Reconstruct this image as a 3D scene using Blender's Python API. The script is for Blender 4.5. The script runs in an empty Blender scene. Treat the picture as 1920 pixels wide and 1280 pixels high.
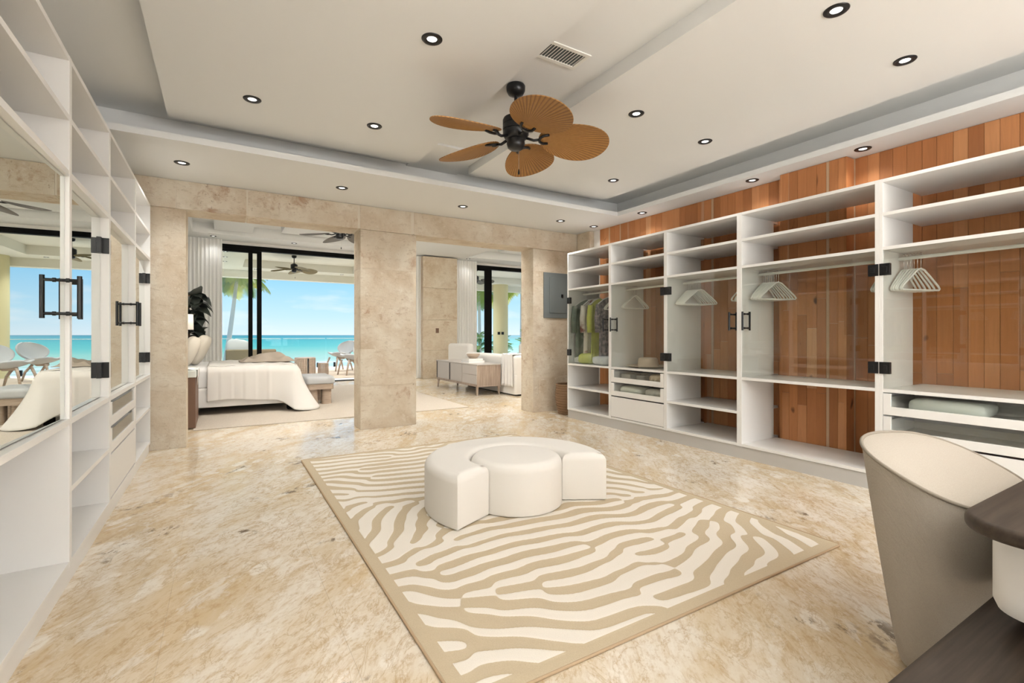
import bpy, bmesh, math, random
import numpy as np
from mathutils import Vector, Matrix
random.seed(7)
S = bpy.context.scene
COL = S.collection
PI = math.pi
TH = math.radians(31.1)

# ------------------------------------------------------------------ camera
cd = bpy.data.cameras.new('camera')
cam = bpy.data.objects.new('camera', cd); COL.objects.link(cam)
cam.location = (0, 0, 1.2); cam.rotation_euler = (PI/2, 0, -TH)
cd.sensor_width = 36; cd.lens = 36*904/1920; cd.shift_y = -12/1920
cd.clip_start = 0.05; cd.clip_end = 40000
S.camera = cam

# ------------------------------------------------------------------ world, sun, exposure
W = bpy.data.worlds.new('sky'); S.world = W; W.use_nodes = True
nt = W.node_tree; nt.nodes.clear()
def wn(t, **k):
    n = nt.nodes.new(t)
    for a, b in k.items(): setattr(n, a, b)
    return n
wo = wn('ShaderNodeOutputWorld'); wb = wn('ShaderNodeBackground')
tc = wn('ShaderNodeTexCoord'); sx = wn('ShaderNodeSeparateXYZ')
rp = wn('ShaderNodeValToRGB')
nt.links.new(tc.outputs['Generated'], sx.inputs[0])
nt.links.new(sx.outputs['Z'], rp.inputs[0])
cr = rp.color_ramp
for i, (p, c) in enumerate([(0.0, (.74, .87, .97, 1)), (.035, (.55, .80, .97, 1)), (.12, (.27, .63, .96, 1)), (.30, (.17, .48, .90, 1)), (1.0, (.10, .33, .78, 1))]):
    e = cr.elements[i] if i < 2 else cr.elements.new(p)
    e.position = p; e.color = c
mp = wn('ShaderNodeMapping'); mp.inputs['Scale'].default_value = (3, 3, 14)
nz = wn('ShaderNodeTexNoise'); nz.inputs['Scale'].default_value = 2.2; nz.inputs['Detail'].default_value = 6
cr2 = wn('ShaderNodeValToRGB'); cr2.color_ramp.elements[0].position = .52; cr2.color_ramp.elements[1].position = .72
cr2.color_ramp.elements[1].color = (.75, .75, .75, 1)
low = wn('ShaderNodeMapRange'); low.inputs[1].default_value = .0; low.inputs[2].default_value = .16; low.inputs[3].default_value = 1; low.inputs[4].default_value = .15
mul = wn('ShaderNodeMath', operation='MULTIPLY')
mx = wn('ShaderNodeMix', data_type='RGBA'); mx.inputs['B'].default_value = (.93, .95, .98, 1)
nt.links.new(tc.outputs['Generated'], mp.inputs[0]); nt.links.new(mp.outputs[0], nz.inputs['Vector'])
nt.links.new(nz.outputs[0], cr2.inputs[0]); nt.links.new(sx.outputs['Z'], low.inputs[0])
nt.links.new(cr2.outputs[0], mul.inputs[0]); nt.links.new(low.outputs[0], mul.inputs[1])
nt.links.new(mul.outputs[0], mx.inputs['Factor']); nt.links.new(rp.outputs[0], mx.inputs['A'])
nt.links.new(mx.outputs['Result'], wb.inputs[0]); nt.links.new(wb.outputs[0], wo.inputs[0])
wb.inputs[1].default_value = 1.0

sl = bpy.data.lights.new('sun', 'SUN'); sl.energy = 3.6; sl.angle = math.radians(.6); sl.color = (1, .96, .88)
sun = bpy.data.objects.new('sun', sl); COL.objects.link(sun)
sun.rotation_euler = Vector((-.38, -.60, -.70)).to_track_quat('-Z', 'Y').to_euler()

def area_light(name, loc, direction, sx_, sy_, energy, color=(1, .96, .9)):
    l = bpy.data.lights.new(name, 'AREA'); l.shape = 'RECTANGLE'; l.size = sx_; l.size_y = sy_
    l.energy = energy; l.color = color
    o = bpy.data.objects.new(name, l); COL.objects.link(o); o.location = loc
    o.rotation_euler = Vector(direction).to_track_quat('-Z', 'Y').to_euler()
    return o
# fill light added behind the camera, just inside the made-up rear window
area_light('added_rear_fill', (3.05, -3.05, 1.45), (0, 1, .12), 2.8, 2.2, 125, (1, .985, .97))
area_light('added_ceiling_fill', (1.6, -1.9, 2.3), (0, 0.001, 1), 4.4, .7, 235, (1, .985, .97))  # unseen light added behind the camera, aimed up to bounce off the ceiling
area_light('added_bedroom_fill', (2.0, 7.0, 2.72), (0, .001, 1), 5.4, .5, 155, (1, .985, .97))  # fill added out of sight behind the header to brighten the bedroom
area_light('added_living_fill', (7.6, 7.0, 2.72), (0, .001, 1), 5.4, .5, 155, (1, .985, .97))  # same added fill for the living room, hidden behind the wall
DOWN = 21.0      # watts of each recessed lamp
S.view_settings.view_transform = 'Standard'; S.view_settings.look = 'None'
S.view_settings.gamma = 1; S.view_settings.use_curve_mapping = False
S.view_settings.exposure = 0.2

# ------------------------------------------------------------------ materials
def mat(name, col=(.8, .8, .8), rough=.5, metal=0, spec=.5, **k):
    m = bpy.data.materials.new(name); m.use_nodes = True
    b = m.node_tree.nodes['Principled BSDF']
    b.inputs['Base Color'].default_value = (*col, 1); b.inputs['Roughness'].default_value = rough
    b.inputs['Metallic'].default_value = metal; b.inputs['Specular IOR Level'].default_value = spec
    for a, v in k.items(): b.inputs[a.replace('_', ' ')].default_value = v
    return m
class N:
    """small node-graph helper"""
    def __init__(s, m): s.m = m; s.t = m.node_tree; s.b = s.t.nodes['Principled BSDF']
    def n(s, t, ins=None, **k):
        x = s.t.nodes.new(t)
        for a, v in k.items(): setattr(x, a, v)
        for a, v in (ins or {}).items():
            if isinstance(v, bpy.types.NodeSocket): s.t.links.new(v, x.inputs[a])
            else: x.inputs[a].default_value = v
        return x
    def pos(s): return s.n('ShaderNodeNewGeometry').outputs['Position']
    def obj(s): return s.n('ShaderNodeTexCoord').outputs['Object']
    def map(s, v, scale=(1, 1, 1), rot=(0, 0, 0), loc=(0, 0, 0)):
        return s.n('ShaderNodeMapping', {'Vector': v, 'Scale': scale, 'Rotation': rot, 'Location': loc}).outputs[0]
    def noise(s, v, scale, detail=4, rough=.55, dist=0):
        return s.n('ShaderNodeTexNoise', {'Vector': v, 'Scale': scale, 'Detail': detail, 'Roughness': rough, 'Distortion': dist}).outputs[0]
    def ramp(s, f, stops):
        r = s.n('ShaderNodeValToRGB', {0: f}); c = r.color_ramp
        for i, (p, col) in enumerate(stops):
            e = c.elements[i] if i < 2 else c.elements.new(p)
            e.position = p; e.color = (*col, 1) if len(col) == 3 else col
        return r.outputs[0]
    def mix(s, f, a, b, mode='MIX'):
        x = s.n('ShaderNodeMix', data_type='RGBA', blend_type=mode)
        for k, v in (('Factor', f), ('A', a), ('B', b)):
            if isinstance(v, bpy.types.NodeSocket): s.t.links.new(v, x.inputs[k])
            else: x.inputs[k].default_value = (*v, 1) if isinstance(v, tuple) and len(v) == 3 else v
        return x.outputs['Result']
    def math(s, op, a, b=0.0):
        x = s.n('ShaderNodeMath', operation=op)
        for i, v in enumerate((a, b)):
            if isinstance(v, bpy.types.NodeSocket): s.t.links.new(v, x.inputs[i])
            else: x.inputs[i].default_value = v
        return x.outputs[0]
    def col(s, v): s.t.links.new(v, s.b.inputs['Base Color'])
    def rough(s, v): s.t.links.new(v, s.b.inputs['Roughness'])
    def bump(s, h, strength=.3, dist=.01):
        x = s.n('ShaderNodeBump', {'Height': h, 'Strength': strength, 'Distance': dist})
        s.t.links.new(x.outputs[0], s.b.inputs['Normal'])
    def rand(s): return s.n('ShaderNodeObjectInfo').outputs['Random']

M = {}
M['ceiling'] = mat('ceiling_paint', (.78, .785, .77), .9, spec=.2)
M['plaster'] = mat('white_plaster', (.80, .78, .75), .9, spec=.2)
M['lacquer'] = mat('white_lacquer', (.80, .785, .755), .32)
M['plinth'] = mat('grey_toe_board', (.52, .50, .47), .35)
M['black'] = mat('black_metal', (.008, .008, .009), .32, metal=.0, spec=.4)
M['blacksoft'] = mat('black_soft', (.012, .012, .013), .6, spec=.25)
M['doorblack'] = mat('black_door_frame', (.004, .004, .004), .6, spec=.08)
M['steel'] = mat('brushed_steel', (.55, .55, .54), .35, metal=1)
M['chrome'] = mat('chrome', (.75, .75, .75), .15, metal=1)
M['panelgrey'] = mat('grey_enamel', (.16, .18, .18), .5, spec=.3)
M['plastic'] = mat('white_plastic', (.80, .79, .74), .4)
M['mirror'] = mat('mirror_glass', (.74, .77, .73), .0, metal=1)
M['cream'] = mat('cream_boucle', (.76, .73, .68), .95, spec=.15)
n = N(M['cream']); n.bump(n.noise(n.obj(), 450, 2), .12, .002)
M['linen'] = mat('white_linen', (.80, .78, .75), .9, spec=.15)
n = N(M['linen']); n.bump(n.noise(n.map(n.obj(), (1, 1, .4)), 9, 3), .25, .01)
M['throw'] = mat('cream_throw', (.71, .68, .64), .95, spec=.1)
M['pillowcream'] = mat('cream_pillow_weave', (.62, .57, .49), .95, spec=.1)
M['beigethrow'] = mat('beige_knit', (.42, .36, .30), .95, spec=.1)
M['sheet'] = mat('white_sheet', (.82, .81, .80), .9, spec=.1)
M['sheer'] = mat('white_sheer_curtain', (.84, .84, .82), .9, spec=.1)
M['upholstery'] = mat('taupe_weave', (.47, .405, .34), .95, spec=.15)
n = N(M['upholstery']); v = n.obj()
w1 = n.n('ShaderNodeTexWave', {'Vector': n.map(v, (1, 1, 1), (0, .5, .6)), 'Scale': 110.0, 'Distortion': 1.0}).outputs[0]
n.col(n.mix(n.noise(v, 300, 2), (.34, .30, .25), (.46, .415, .35))); n.bump(w1, .25, .0015)
M['pipe'] = mat('taupe_piping', (.27, .235, .19), .95, spec=.1)
M['darkwood'] = mat('dark_walnut_top', (.04, .029, .021), .5, spec=.3)
n = N(M['darkwood']); n.col(n.ramp(n.noise(n.map(n.obj(), (2, 40, 40)), 1.5, 5), [(.3, (.030, .021, .015)), (.7, (.062, .045, .032))]))
M['brownwood'] = mat('brown_wood', (.16, .085, .05), .45)
M['oak'] = mat('pale_oak', (.47, .37, .29), .5)
n = N(M['oak']); n.col(n.ramp(n.noise(n.map(n.obj(), (1, 1, 12)), 6, 4), [(.3, (.38, .29, .22)), (.7, (.56, .45, .36))]))
M['greyoak'] = mat('washed_oak', (.42, .33, .27), .5)
n = N(M['greyoak']); n.col(n.ramp(n.noise(n.map(n.obj(), (14, 3, 1)), 4, 4), [(.3, (.30, .23, .185)), (.7, (.45, .355, .29))]))
M['greige'] = mat('greige_lacquer', (.50, .46, .43), .35)
M['leafdark'] = mat('dark_green_leaf', (.045, .055, .046), .45)
M['whitewrap'] = mat('white_plastic_wrap', (.74, .77, .72), .3)
M['greycloth'] = mat('grey_cloth', (.28, .28, .28), .9)
M['hatstraw'] = mat('straw_felt', (.60, .50, .40), .9)
M['concrete'] = mat('terrace_paving', (.72, .70, .67), .6)
M['creamwall'] = mat('cream_render', (.66, .60, .36), .9, spec=.1)
M['terraceceil'] = mat('terrace_ceiling_paint', (.74, .72, .62), .9, spec=.1)
M['terracesofa'] = mat('brown_outdoor_weave', (.24, .19, .12), .9)
M['greycushion'] = mat('grey_cushion', (.52, .53, .54), .9)
M['jute'] = mat('beige_flatweave', (.60, .50, .40), .95, spec=.1)
M['sand'] = mat('sand', (.75, .68, .55), .95)
M['trunk'] = mat('palm_trunk', (.72, .68, .60), .9)
M['frond'] = mat('palm_leaf', (.11, .20, .04), .5)
n = N(M['frond']); n.col(n.ramp(n.rand(), [(0, (.09, .19, .05)), (.45, (.28, .36, .06)), (1, (.78, .68, .12))]))
M['bush'] = mat('bush_leaf', (.20, .34, .06), .5)
n = N(M['bush']); n.col(n.ramp(n.rand(), [(0, (.08, .20, .05)), (.6, (.28, .42, .07)), (1, (.52, .58, .12))]))

for k_ in ('frond', 'bush'):
    t_ = M[k_].node_tree; p_ = t_.nodes['Principled BSDF']; src = p_.inputs['Base Color'].links[0].from_socket
    tr_ = t_.nodes.new('ShaderNodeBsdfTranslucent'); mi_ = t_.nodes.new('ShaderNodeMixShader'); mi_.inputs[0].default_value = .5
    out_ = [q for q in t_.nodes if q.type == 'OUTPUT_MATERIAL'][0]
    t_.links.new(src, tr_.inputs[0]); t_.links.new(p_.outputs[0], mi_.inputs[1]); t_.links.new(tr_.outputs[0], mi_.inputs[2]); t_.links.new(mi_.outputs[0], out_.inputs[0])
def emis(name, col, s):
    m = bpy.data.materials.new(name); m.use_nodes = True
    b = m.node_tree.nodes['Principled BSDF']
    b.inputs['Base Color'].default_value = (*col, 1); b.inputs['Emission Color'].default_value = (*col, 1); b.inputs['Emission Strength'].default_value = s
    return m
M['lens'] = emis('lamp_lens', (1, .98, .94), 2.5)
M['shade'] = emis('lit_linen_lampshade', (.86, .79, .70), .28)

def glass(name, tint, f0=.04):
    """clear sheet: see-through plus a Schlick mirror term, the same from both sides"""
    m = bpy.data.materials.new(name); m.use_nodes = True; t = m.node_tree; t.nodes.clear()
    o = t.nodes.new('ShaderNodeOutputMaterial'); mi = t.nodes.new('ShaderNodeMixShader')
    tr = t.nodes.new('ShaderNodeBsdfTransparent'); gl = t.nodes.new('ShaderNodeBsdfGlossy')
    lw = t.nodes.new('ShaderNodeLayerWeight'); lw.inputs[0].default_value = .5
    pw = t.nodes.new('ShaderNodeMath'); pw.operation = 'POWER'; pw.inputs[1].default_value = 5
    ma = t.nodes.new('ShaderNodeMath'); ma.operation = 'MULTIPLY_ADD'; ma.inputs[1].default_value = 1-f0; ma.inputs[2].default_value = f0
    tr.inputs[0].default_value = (*tint, 1); gl.inputs['Roughness'].default_value = 0
    t.links.new(lw.outputs['Facing'], pw.inputs[0]); t.links.new(pw.outputs[0], ma.inputs[0]); t.links.new(ma.outputs[0], mi.inputs[0])
    t.links.new(tr.outputs[0], mi.inputs[1]); t.links.new(gl.outputs[0], mi.inputs[2])
    t.links.new(mi.outputs[0], o.inputs[0])
    return m
M['glass'] = glass('door_glass', (.955, .97, .955), .058)
M['railglass'] = glass('rail_glass', (.97, .99, .985), .008)
M['winglass'] = glass('window_glass', (.97, .985, .975), .010)

M['glassedge'] = mat('green_glass_edge', (.10, .13, .115), .3)
# floor: polished honey travertine
M['floor'] = mat('polished_travertine', (.7, .6, .45), .2)
n = N(M['floor']); p = n.map(n.pos(), (1, 1, 1), (0, 0, .6))
warp = n.n('ShaderNodeTexNoise', {'Vector': n.map(p, (1.0, .55, 1)), 'Scale': 1.1, 'Detail': 3.0})
pw = n.n('ShaderNodeMix', data_type='VECTOR'); n.t.links.new(p, pw.inputs['A']); n.t.links.new(warp.outputs['Color'], pw.inputs['B']); pw.inputs['Factor'].default_value = .22
pv = pw.outputs['Result'] if 'Result' in pw.outputs else pw.outputs[1]
pv = [o for o in pw.outputs if o.type == 'VECTOR'][0]
big = n.noise(n.map(pv, (2.4, 1.0, 1)), 1.6, 5, .62, .6)
base = n.ramp(big, [(.26, (.52, .40, .25)), (.38, (.63, .52, .37)), (.48, (.70, .615, .49)), (.60, (.745, .68, .58)), (.78, (.78, .73, .65))])
gold = n.ramp(n.noise(n.map(pv, (1.6, .8, 1)), 1.3, 4, .6), [(.46, (0, 0, 0)), (.68, (.62, .62, .62))])
base = n.mix(gold, base, (.58, .41, .20))
streak = n.noise(n.map(pv, (10, 2.6, 1)), 4.2, 7, .70, .6)
base = n.mix(n.ramp(streak, [(.50, (0, 0, 0)), (.66, (.45, .45, .45))]), base, (.48, .32, .16))
vo = n.n('ShaderNodeTexVoronoi', {'Vector': n.map(pv, (5.4, 2.6, 1)), 'Scale': 1.7, 'Randomness': 1.0})
vd = n.math('ADD', vo.outputs['Distance'], n.math('MULTIPLY', n.math('SUBTRACT', n.noise(pv, 16, 4, .6), .5), .22))
blob = n.ramp(vd, [(.27, (1, 1, 1)), (.33, (0, 0, 0))])
vsel = n.ramp(n.noise(p, 2.2, 2), [(.46, (0, 0, 0)), (.52, (.85, .85, .85))])
base = n.mix(n.mix(1.0, blob, vsel, 'MULTIPLY'), base, (.78, .725, .63))
vein = n.math('ABSOLUTE', n.math('SUBTRACT', n.noise(n.map(pv, (2.6, 1.1, 1)), 3.4, 7, .66, .8), .5))
base = n.mix(n.ramp(vein, [(.0, (.55, .55, .55)), (.022, (0, 0, 0))]), base, (.42, .29, .15))
cloud = n.ramp(n.noise(n.map(pv, (2.0, .9, 1)), 5.5, 7, .7, .3), [(.52, (0, 0, 0)), (.60, (.65, .65, .65))])
base = n.mix(cloud, base, (.77, .715, .625))
fine = n.noise(n.map(pv, (3, 1.3, 1)), 16, 7, .74)
base = n.mix(n.ramp(fine, [(.50, (0, 0, 0)), (.66, (.55, .55, .55))]), base, (.43, .27, .115))
pits = n.ramp(n.noise(n.map(pv, (1.9, 1, 1)), 8, 6, .74), [(.53, (0, 0, 0)), (.60, (.9, .9, .9))])
pmask = n.ramp(n.noise(p, 2.3, 3), [(.585, (0, 0, 0)), (.65, (1, 1, 1))])
base = n.mix(n.mix(1.0, pits, pmask, 'MULTIPLY'), base, (.13, .085, .05))
base = n.mix(n.math('MULTIPLY', n.rand(), .08), base, (.62, .52, .38))
n.col(base); n.rough(n.ramp(streak, [(.3, (.12, .12, .12)), (.8, (.24, .24, .24))]))

# wall stone: pitted coral limestone
M['stone'] = mat('coral_limestone', (.62, .5, .37), .75, spec=.25)
n = N(M['stone']); p = n.pos()
r = n.rand(); off = n.n('ShaderNodeCombineXYZ', {0: n.math('MULTIPLY', r, 37), 1: n.math('MULTIPLY', r, 11), 2: n.math('MULTIPLY', r, 23)}).outputs[0]
q = n.n('ShaderNodeVectorMath', {0: p, 1: off}, operation='ADD').outputs[0]
a = n.noise(q, 2.6, 5, .6, .3)
base = n.ramp(a, [(.30, (.52, .41, .285)), (.42, (.62, .52, .395)), (.56, (.68, .60, .48)), (.72, (.74, .675, .56))])
rp_ = n.ramp(n.noise(q, 5, 6, .7, .4), [(.55, (0, 0, 0)), (.68, (.85, .85, .85))])
rm_ = n.ramp(n.noise(q, 1.7, 2), [(.45, (0, 0, 0)), (.62, (1, 1, 1))])
base = n.mix(n.mix(1.0, rp_, rm_, 'MULTIPLY'), base, (.36, .19, .10))
dots = n.ramp(n.noise(q, 26, 3, .6), [(.64, (0, 0, 0)), (.72, (.8, .8, .8))])
base = n.mix(n.mix(1.0, dots, rm_, 'MULTIPLY'), base, (.24, .15, .09))
scr = n.ramp(n.noise(n.map(q, (1, 1, 2.2)), 13, 6, .75, .6), [(.54, (0, 0, 0)), (.64, (.55, .55, .55))])
base = n.mix(scr, base, (.46, .36, .25))
chalk = n.ramp(n.noise(q, 9, 5, .7), [(.58, (0, 0, 0)), (.70, (.6, .6, .6))])
base = n.mix(chalk, base, (.76, .71, .61))
base = n.mix(n.math('MULTIPLY', r, .22), base, (.64, .54, .41))
n.col(base); n.bump(n.noise(q, 16, 7, .75), .6, .02)
M['mortar'] = mat('pale_mortar', (.68, .61, .50), .9, spec=.1)

# planks
M['plank'] = mat('cedar_plank', (.4, .17, .08), .5, spec=.3)
n = N(M['plank']); r = n.rand()
off = n.n('ShaderNodeCombineXYZ', {0: n.math('MULTIPLY', r, 17), 1: n.math('MULTIPLY', r, 91), 2: n.math('MULTIPLY', r, 57)}).outputs[0]
q = n.n('ShaderNodeVectorMath', {0: n.pos(), 1: off}, operation='ADD').outputs[0]
g = n.noise(n.map(q, (14, 14, .9)), 2.4, 5, .6, 1.2)
base = n.ramp(r, [(0, (.37, .145, .053)), (.3, (.46, .185, .068)), (.7, (.53, .222, .085)), (.93, (.59, .28, .122)), (1, (.64, .36, .19))])
base = n.mix(n.ramp(g, [(.35, (.38, .38, .38)), (.65, (0, 0, 0))]), base, n.mix(.40, base, (.15, .06, .026)))
sap = n.ramp(n.noise(n.map(q, (7, 7, .35)), 1.0, 1), [(.70, (0, 0, 0)), (.76, (.45, .45, .45))])
base = n.mix(sap, base, (.58, .40, .26))
knot = n.ramp(n.noise(n.map(q, (9, 9, 5)), .9, 1), [(.74, (0, 0, 0)), (.80, (.9, .9, .9))])
base = n.mix(knot, base, (.07, .025, .012))
n.col(base)
M['plankpale'] = mat('pale_sapwood_plank', (.52, .35, .22), .5, spec=.3)

# fan blade
M['blade'] = mat('woven_palm_blade', (.34, .17, .045), .6)
n = N(M['blade']); at = n.n('ShaderNodeAttribute', attribute_name='groove')
base = n.mix(n.noise(n.obj(), 30, 4), (.29, .135, .030), (.41, .205, .055))
n.col(n.mix(n.ramp(at.outputs['Fac'], [(.35, (0, 0, 0)), (1, (.75, .75, .75))]), base, (.12, .045, .012)))
M['bladegrey'] = mat('grey_palm_blade', (.17, .155, .14), .6)
# rug
M['rug'] = mat('zebra_pile', (.7, .6, .5), 1.0, spec=.05)
n = N(M['rug']); at = n.n('ShaderNodeAttribute', attribute_name='tan')
pile = n.noise(n.obj(), 260, 2)
tan = n.mix(pile, (.47, .385, .265), (.59, .495, .355)); crm = n.mix(pile, (.71, .65, .565), (.80, .755, .675))
n.col(n.mix(n.ramp(at.outputs['Fac'], [(.46, (0, 0, 0)), (.54, (1, 1, 1))]), crm, tan)); n.bump(pile, .25, .004)
M['rugbind'] = mat('tan_rug_binding', (.46, .34, .22), .95, spec=.1)
M['wicker'] = mat('brown_wicker', (.22, .125, .06), .7)
n = N(M['wicker']); wv = n.n('ShaderNodeTexWave', {'Vector': n.obj(), 'Scale': 24.0, 'Distortion': 1.5}, bands_direction='Z').outputs[0]
n.col(n.ramp(wv, [(.2, (.11, .06, .03)), (.7, (.33, .20, .105))]))
# sea: colour by depth of water away from the beach
M['sea'] = mat('shallow_sea', (.1, .5, .5), .5, spec=.15)
n = N(M['sea']); sp = n.n('ShaderNodeSeparateXYZ', {0: n.pos()})
vv = n.math('DIVIDE', 60.0, sp.outputs['Y'])
nn = n.noise(n.map(n.pos(), (.012, .05, 1)), 1, 4)
vv = n.math('ADD', vv, n.math('MULTIPLY', n.math('SUBTRACT', nn, .5), n.math('MULTIPLY', vv, .35)))
sc = n.ramp(vv, [(0, (.0, .17, .21)), (.035, (.0, .26, .27)), (.18, (.01, .40, .34)), (.36, (.09, .50, .38)), (.54, (.32, .60, .41)), (.76, (.52, .67, .48)), (1, (.60, .68, .53))])
fo = n.ramp(n.noise(n.map(n.pos(), (.05, .16, 1)), 1, 4, .7), [(.50, (0, 0, 0)), (.58, (1, 1, 1))])
sc = n.mix(n.mix(1.0, fo, n.ramp(vv, [(.66, (0, 0, 0)), (.86, (1, 1, 1))]), 'MULTIPLY'), sc, (.9, .9, .88))
wc = n.ramp(n.noise(n.map(n.pos(), (.016, .07, 1)), 1, 3, .6), [(.70, (0, 0, 0)), (.73, (.8, .8, .8))])
sc = n.mix(wc, sc, (.85, .9, .9))
n.col(sc)

def cloth(name, cols, scale=8):
    m = mat(name, cols[0], .9, spec=.1); n = N(m)
    k = len(cols)
    n.col(n.ramp(n.noise(n.obj(), scale, 3), [(.35 + .3*i/(max(1, k-1)), c) for i, c in enumerate(cols)])) if k > 1 else None
    return m

# ------------------------------------------------------------------ geometry helpers
def wl(o):
    v = Vector((0, 0, 0))
    while o is not None: v += o.location; o = o.parent
    return v
def put(name, kind=None, label=None, cat=None, group=None, loc=(0, 0, 0), parent=None, data=None):
    o = bpy.data.objects.new(name, data); COL.objects.link(o); o.location = loc
    if parent is not None: o.parent = parent
    if kind: o['kind'] = kind
    if label: o['label'] = label
    if cat: o['category'] = cat
    if group: o['group'] = group
    return o
def thing(name, label, cat, loc=(0, 0, 0), group=None):
    o = put(name, None, label, cat, group, loc); o.empty_display_size = .1
    return o
class G:
    def __init__(s): s.v = []; s.f = []; s.at = {}
    def add(s, vs, fs):
        k = len(s.v); s.v += [tuple(v) for v in vs]; s.f += [tuple(i+k for i in f) for f in fs]; return s
    def box(s, x0, x1, y0, y1, z0, z1):
        return s.add([(x0, y0, z0), (x1, y0, z0), (x1, y1, z0), (x0, y1, z0), (x0, y0, z1), (x1, y0, z1), (x1, y1, z1), (x0, y1, z1)],
                     [(0, 3, 2, 1), (4, 5, 6, 7), (0, 1, 5, 4), (1, 2, 6, 5), (2, 3, 7, 6), (3, 0, 4, 7)])
    def tube(s, pts, r, n=10, closed=False, taper=None):
        pts = [Vector(p) for p in pts]; m = len(pts); rings = []
        up = Vector((0, 0, 1)); prev = None
        for i, p in enumerate(pts):
            if closed: d = pts[(i+1) % m] - pts[i-1]
            else: d = pts[min(i+1, m-1)] - pts[max(i-1, 0)]
            d.normalize()
            a = up.cross(d) if prev is None else prev - d*prev.dot(d)
            if a.length < 1e-4: a = Vector((1, 0, 0)).cross(d)
            if a.length < 1e-4: a = Vector((0, 1, 0))
            a.normalize(); prev = a; b = d.cross(a)
            rr = r if taper is None else r*taper[i]
            rings.append([p + a*rr*math.cos(2*PI*k/n) + b*rr*math.sin(2*PI*k/n) for k in range(n)])
        vs = [v for q in rings for v in q]; fs = []
        for i in range(m if closed else m-1):
            j = (i+1) % m
            for k in range(n): fs.append((i*n+k, i*n+(k+1) % n, j*n+(k+1) % n, j*n+k))
        if not closed: fs += [tuple(range(n))[::-1], tuple((m-1)*n+k for k in range(n))]
        return s.add(vs, fs)
    def lathe(s, prof, c=(0, 0, 0), n=32, cap=True):
        vs = []; fs = []
        for r, z in prof:
            for k in range(n): vs.append((c[0]+r*math.cos(2*PI*k/n), c[1]+r*math.sin(2*PI*k/n), c[2]+z))
        for i in range(len(prof)-1):
            for k in range(n): fs.append((i*n+k, i*n+(k+1) % n, (i+1)*n+(k+1) % n, (i+1)*n+k))
        if cap: fs += [tuple(range(n))[::-1], tuple((len(prof)-1)*n+k for k in range(n))]
        return s.add(vs, fs)
    def sheet(s, fn, nu, nv, thick=0, wrap=False):
        """fn(u,v)->xyz for u,v in 0..1"""
        base = [fn(i/nu, j/nv) for j in range(nv+1) for i in range(nu+1)]
        fs = [(j*(nu+1)+i, j*(nu+1)+i+1, (j+1)*(nu+1)+i+1, (j+1)*(nu+1)+i) for j in range(nv) for i in range(nu)]
        return s.add(base, fs)
    def prism(s, poly, z0, z1, r=0., seg=5, rb=0.):
        """vertical prism over a polygon, its top (and foot) edge rounded"""
        P = [Vector((a, b)) for a, b in poly]; m = len(P)
        if sum(P[i].x*P[(i+1) % m].y - P[(i+1) % m].x*P[i].y for i in range(m)) < 0: P.reverse()
        nr = []
        for i in range(m):
            d1 = (P[i]-P[i-1]).normalized(); d2 = (P[(i+1) % m]-P[i]).normalized()
            a = Vector((-d1.y, d1.x)); b = Vector((-d2.y, d2.x)); q = a+b
            if q.length < 1e-5: q = a
            q.normalize(); c = max(.35, q.dot(a)); nr.append(q/c)
        layers = []
        if rb > 0:
            for k in range(seg+1):
                t = PI/2*k/seg; layers.append((rb*(1-math.sin(t)), z0+rb*(1-math.cos(t))))
        else: layers.append((0, z0))
        if r > 0:
            for k in range(seg+1):
                t = PI/2*k/seg; layers.append((r*(1-math.cos(t)), z1-r+r*math.sin(t)))
        else: layers.append((0, z1))
        vs = [(P[i].x+nr[i].x*o, P[i].y+nr[i].y*o, z) for o, z in layers for i in range(m)]
        fs = []; L = len(layers)
        for l in range(L-1):
            for i in range(m): fs.append((l*m+i, l*m+(i+1) % m, (l+1)*m+(i+1) % m, (l+1)*m+i))
        from mathutils.geometry import tessellate_polygon
        for l, fl in ((0, True), (L-1, False)):
            for a, b, c in tessellate_polygon([[Vector((vs[l*m+i][0], vs[l*m+i][1], 0)) for i in range(m)]]):
                A, B, C = (vs[l*m+q] for q in (a, b, c))
                up = (B[0]-A[0])*(C[1]-A[1])-(B[1]-A[1])*(C[0]-A[0]) > 0
                t_ = (a, b, c) if up != fl else (a, c, b)
                fs.append(tuple(l*m+q for q in t_))
        return s.add(vs, fs)
    def blob(s, c, sx_, sy_, sz, e=.5, n=18, m=10, wob=0., seed=0):
        """soft pillow / parcel: superellipsoid with dents"""
        rnd = random.Random(seed); ph = [rnd.uniform(0, 6.28) for _ in range(8)]
        def sg(x, p): return math.copysign(abs(x)**p, x)
        vs = []; fs = []
        for j in range(m+1):
            b = -PI/2 + PI*j/m
            for i in range(n):
                a = 2*PI*i/n
                x = sg(math.cos(b), e)*sg(math.cos(a), e); y = sg(math.cos(b), e)*sg(math.sin(a), e); z = sg(math.sin(b), max(e, .6))
                w = 1 + wob*(math.sin(3*a+ph[0]+2*b)+.7*math.sin(7*a+ph[1])*math.cos(3*b+ph[2])+.5*math.sin(11*a+5*b+ph[3]))
                vs.append((c[0]+sx_*x*w, c[1]+sy_*y*w, c[2]+sz*z*(1+wob*math.sin(5*a+ph[4])+wob*math.sin(4*x*3+ph[5]))))
        for j in range(m):
            for i in range(n): fs.append((j*n+i, j*n+(i+1) % n, (j+1)*n+(i+1) % n, (j+1)*n+i))
        return s.add(vs, fs)
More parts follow.
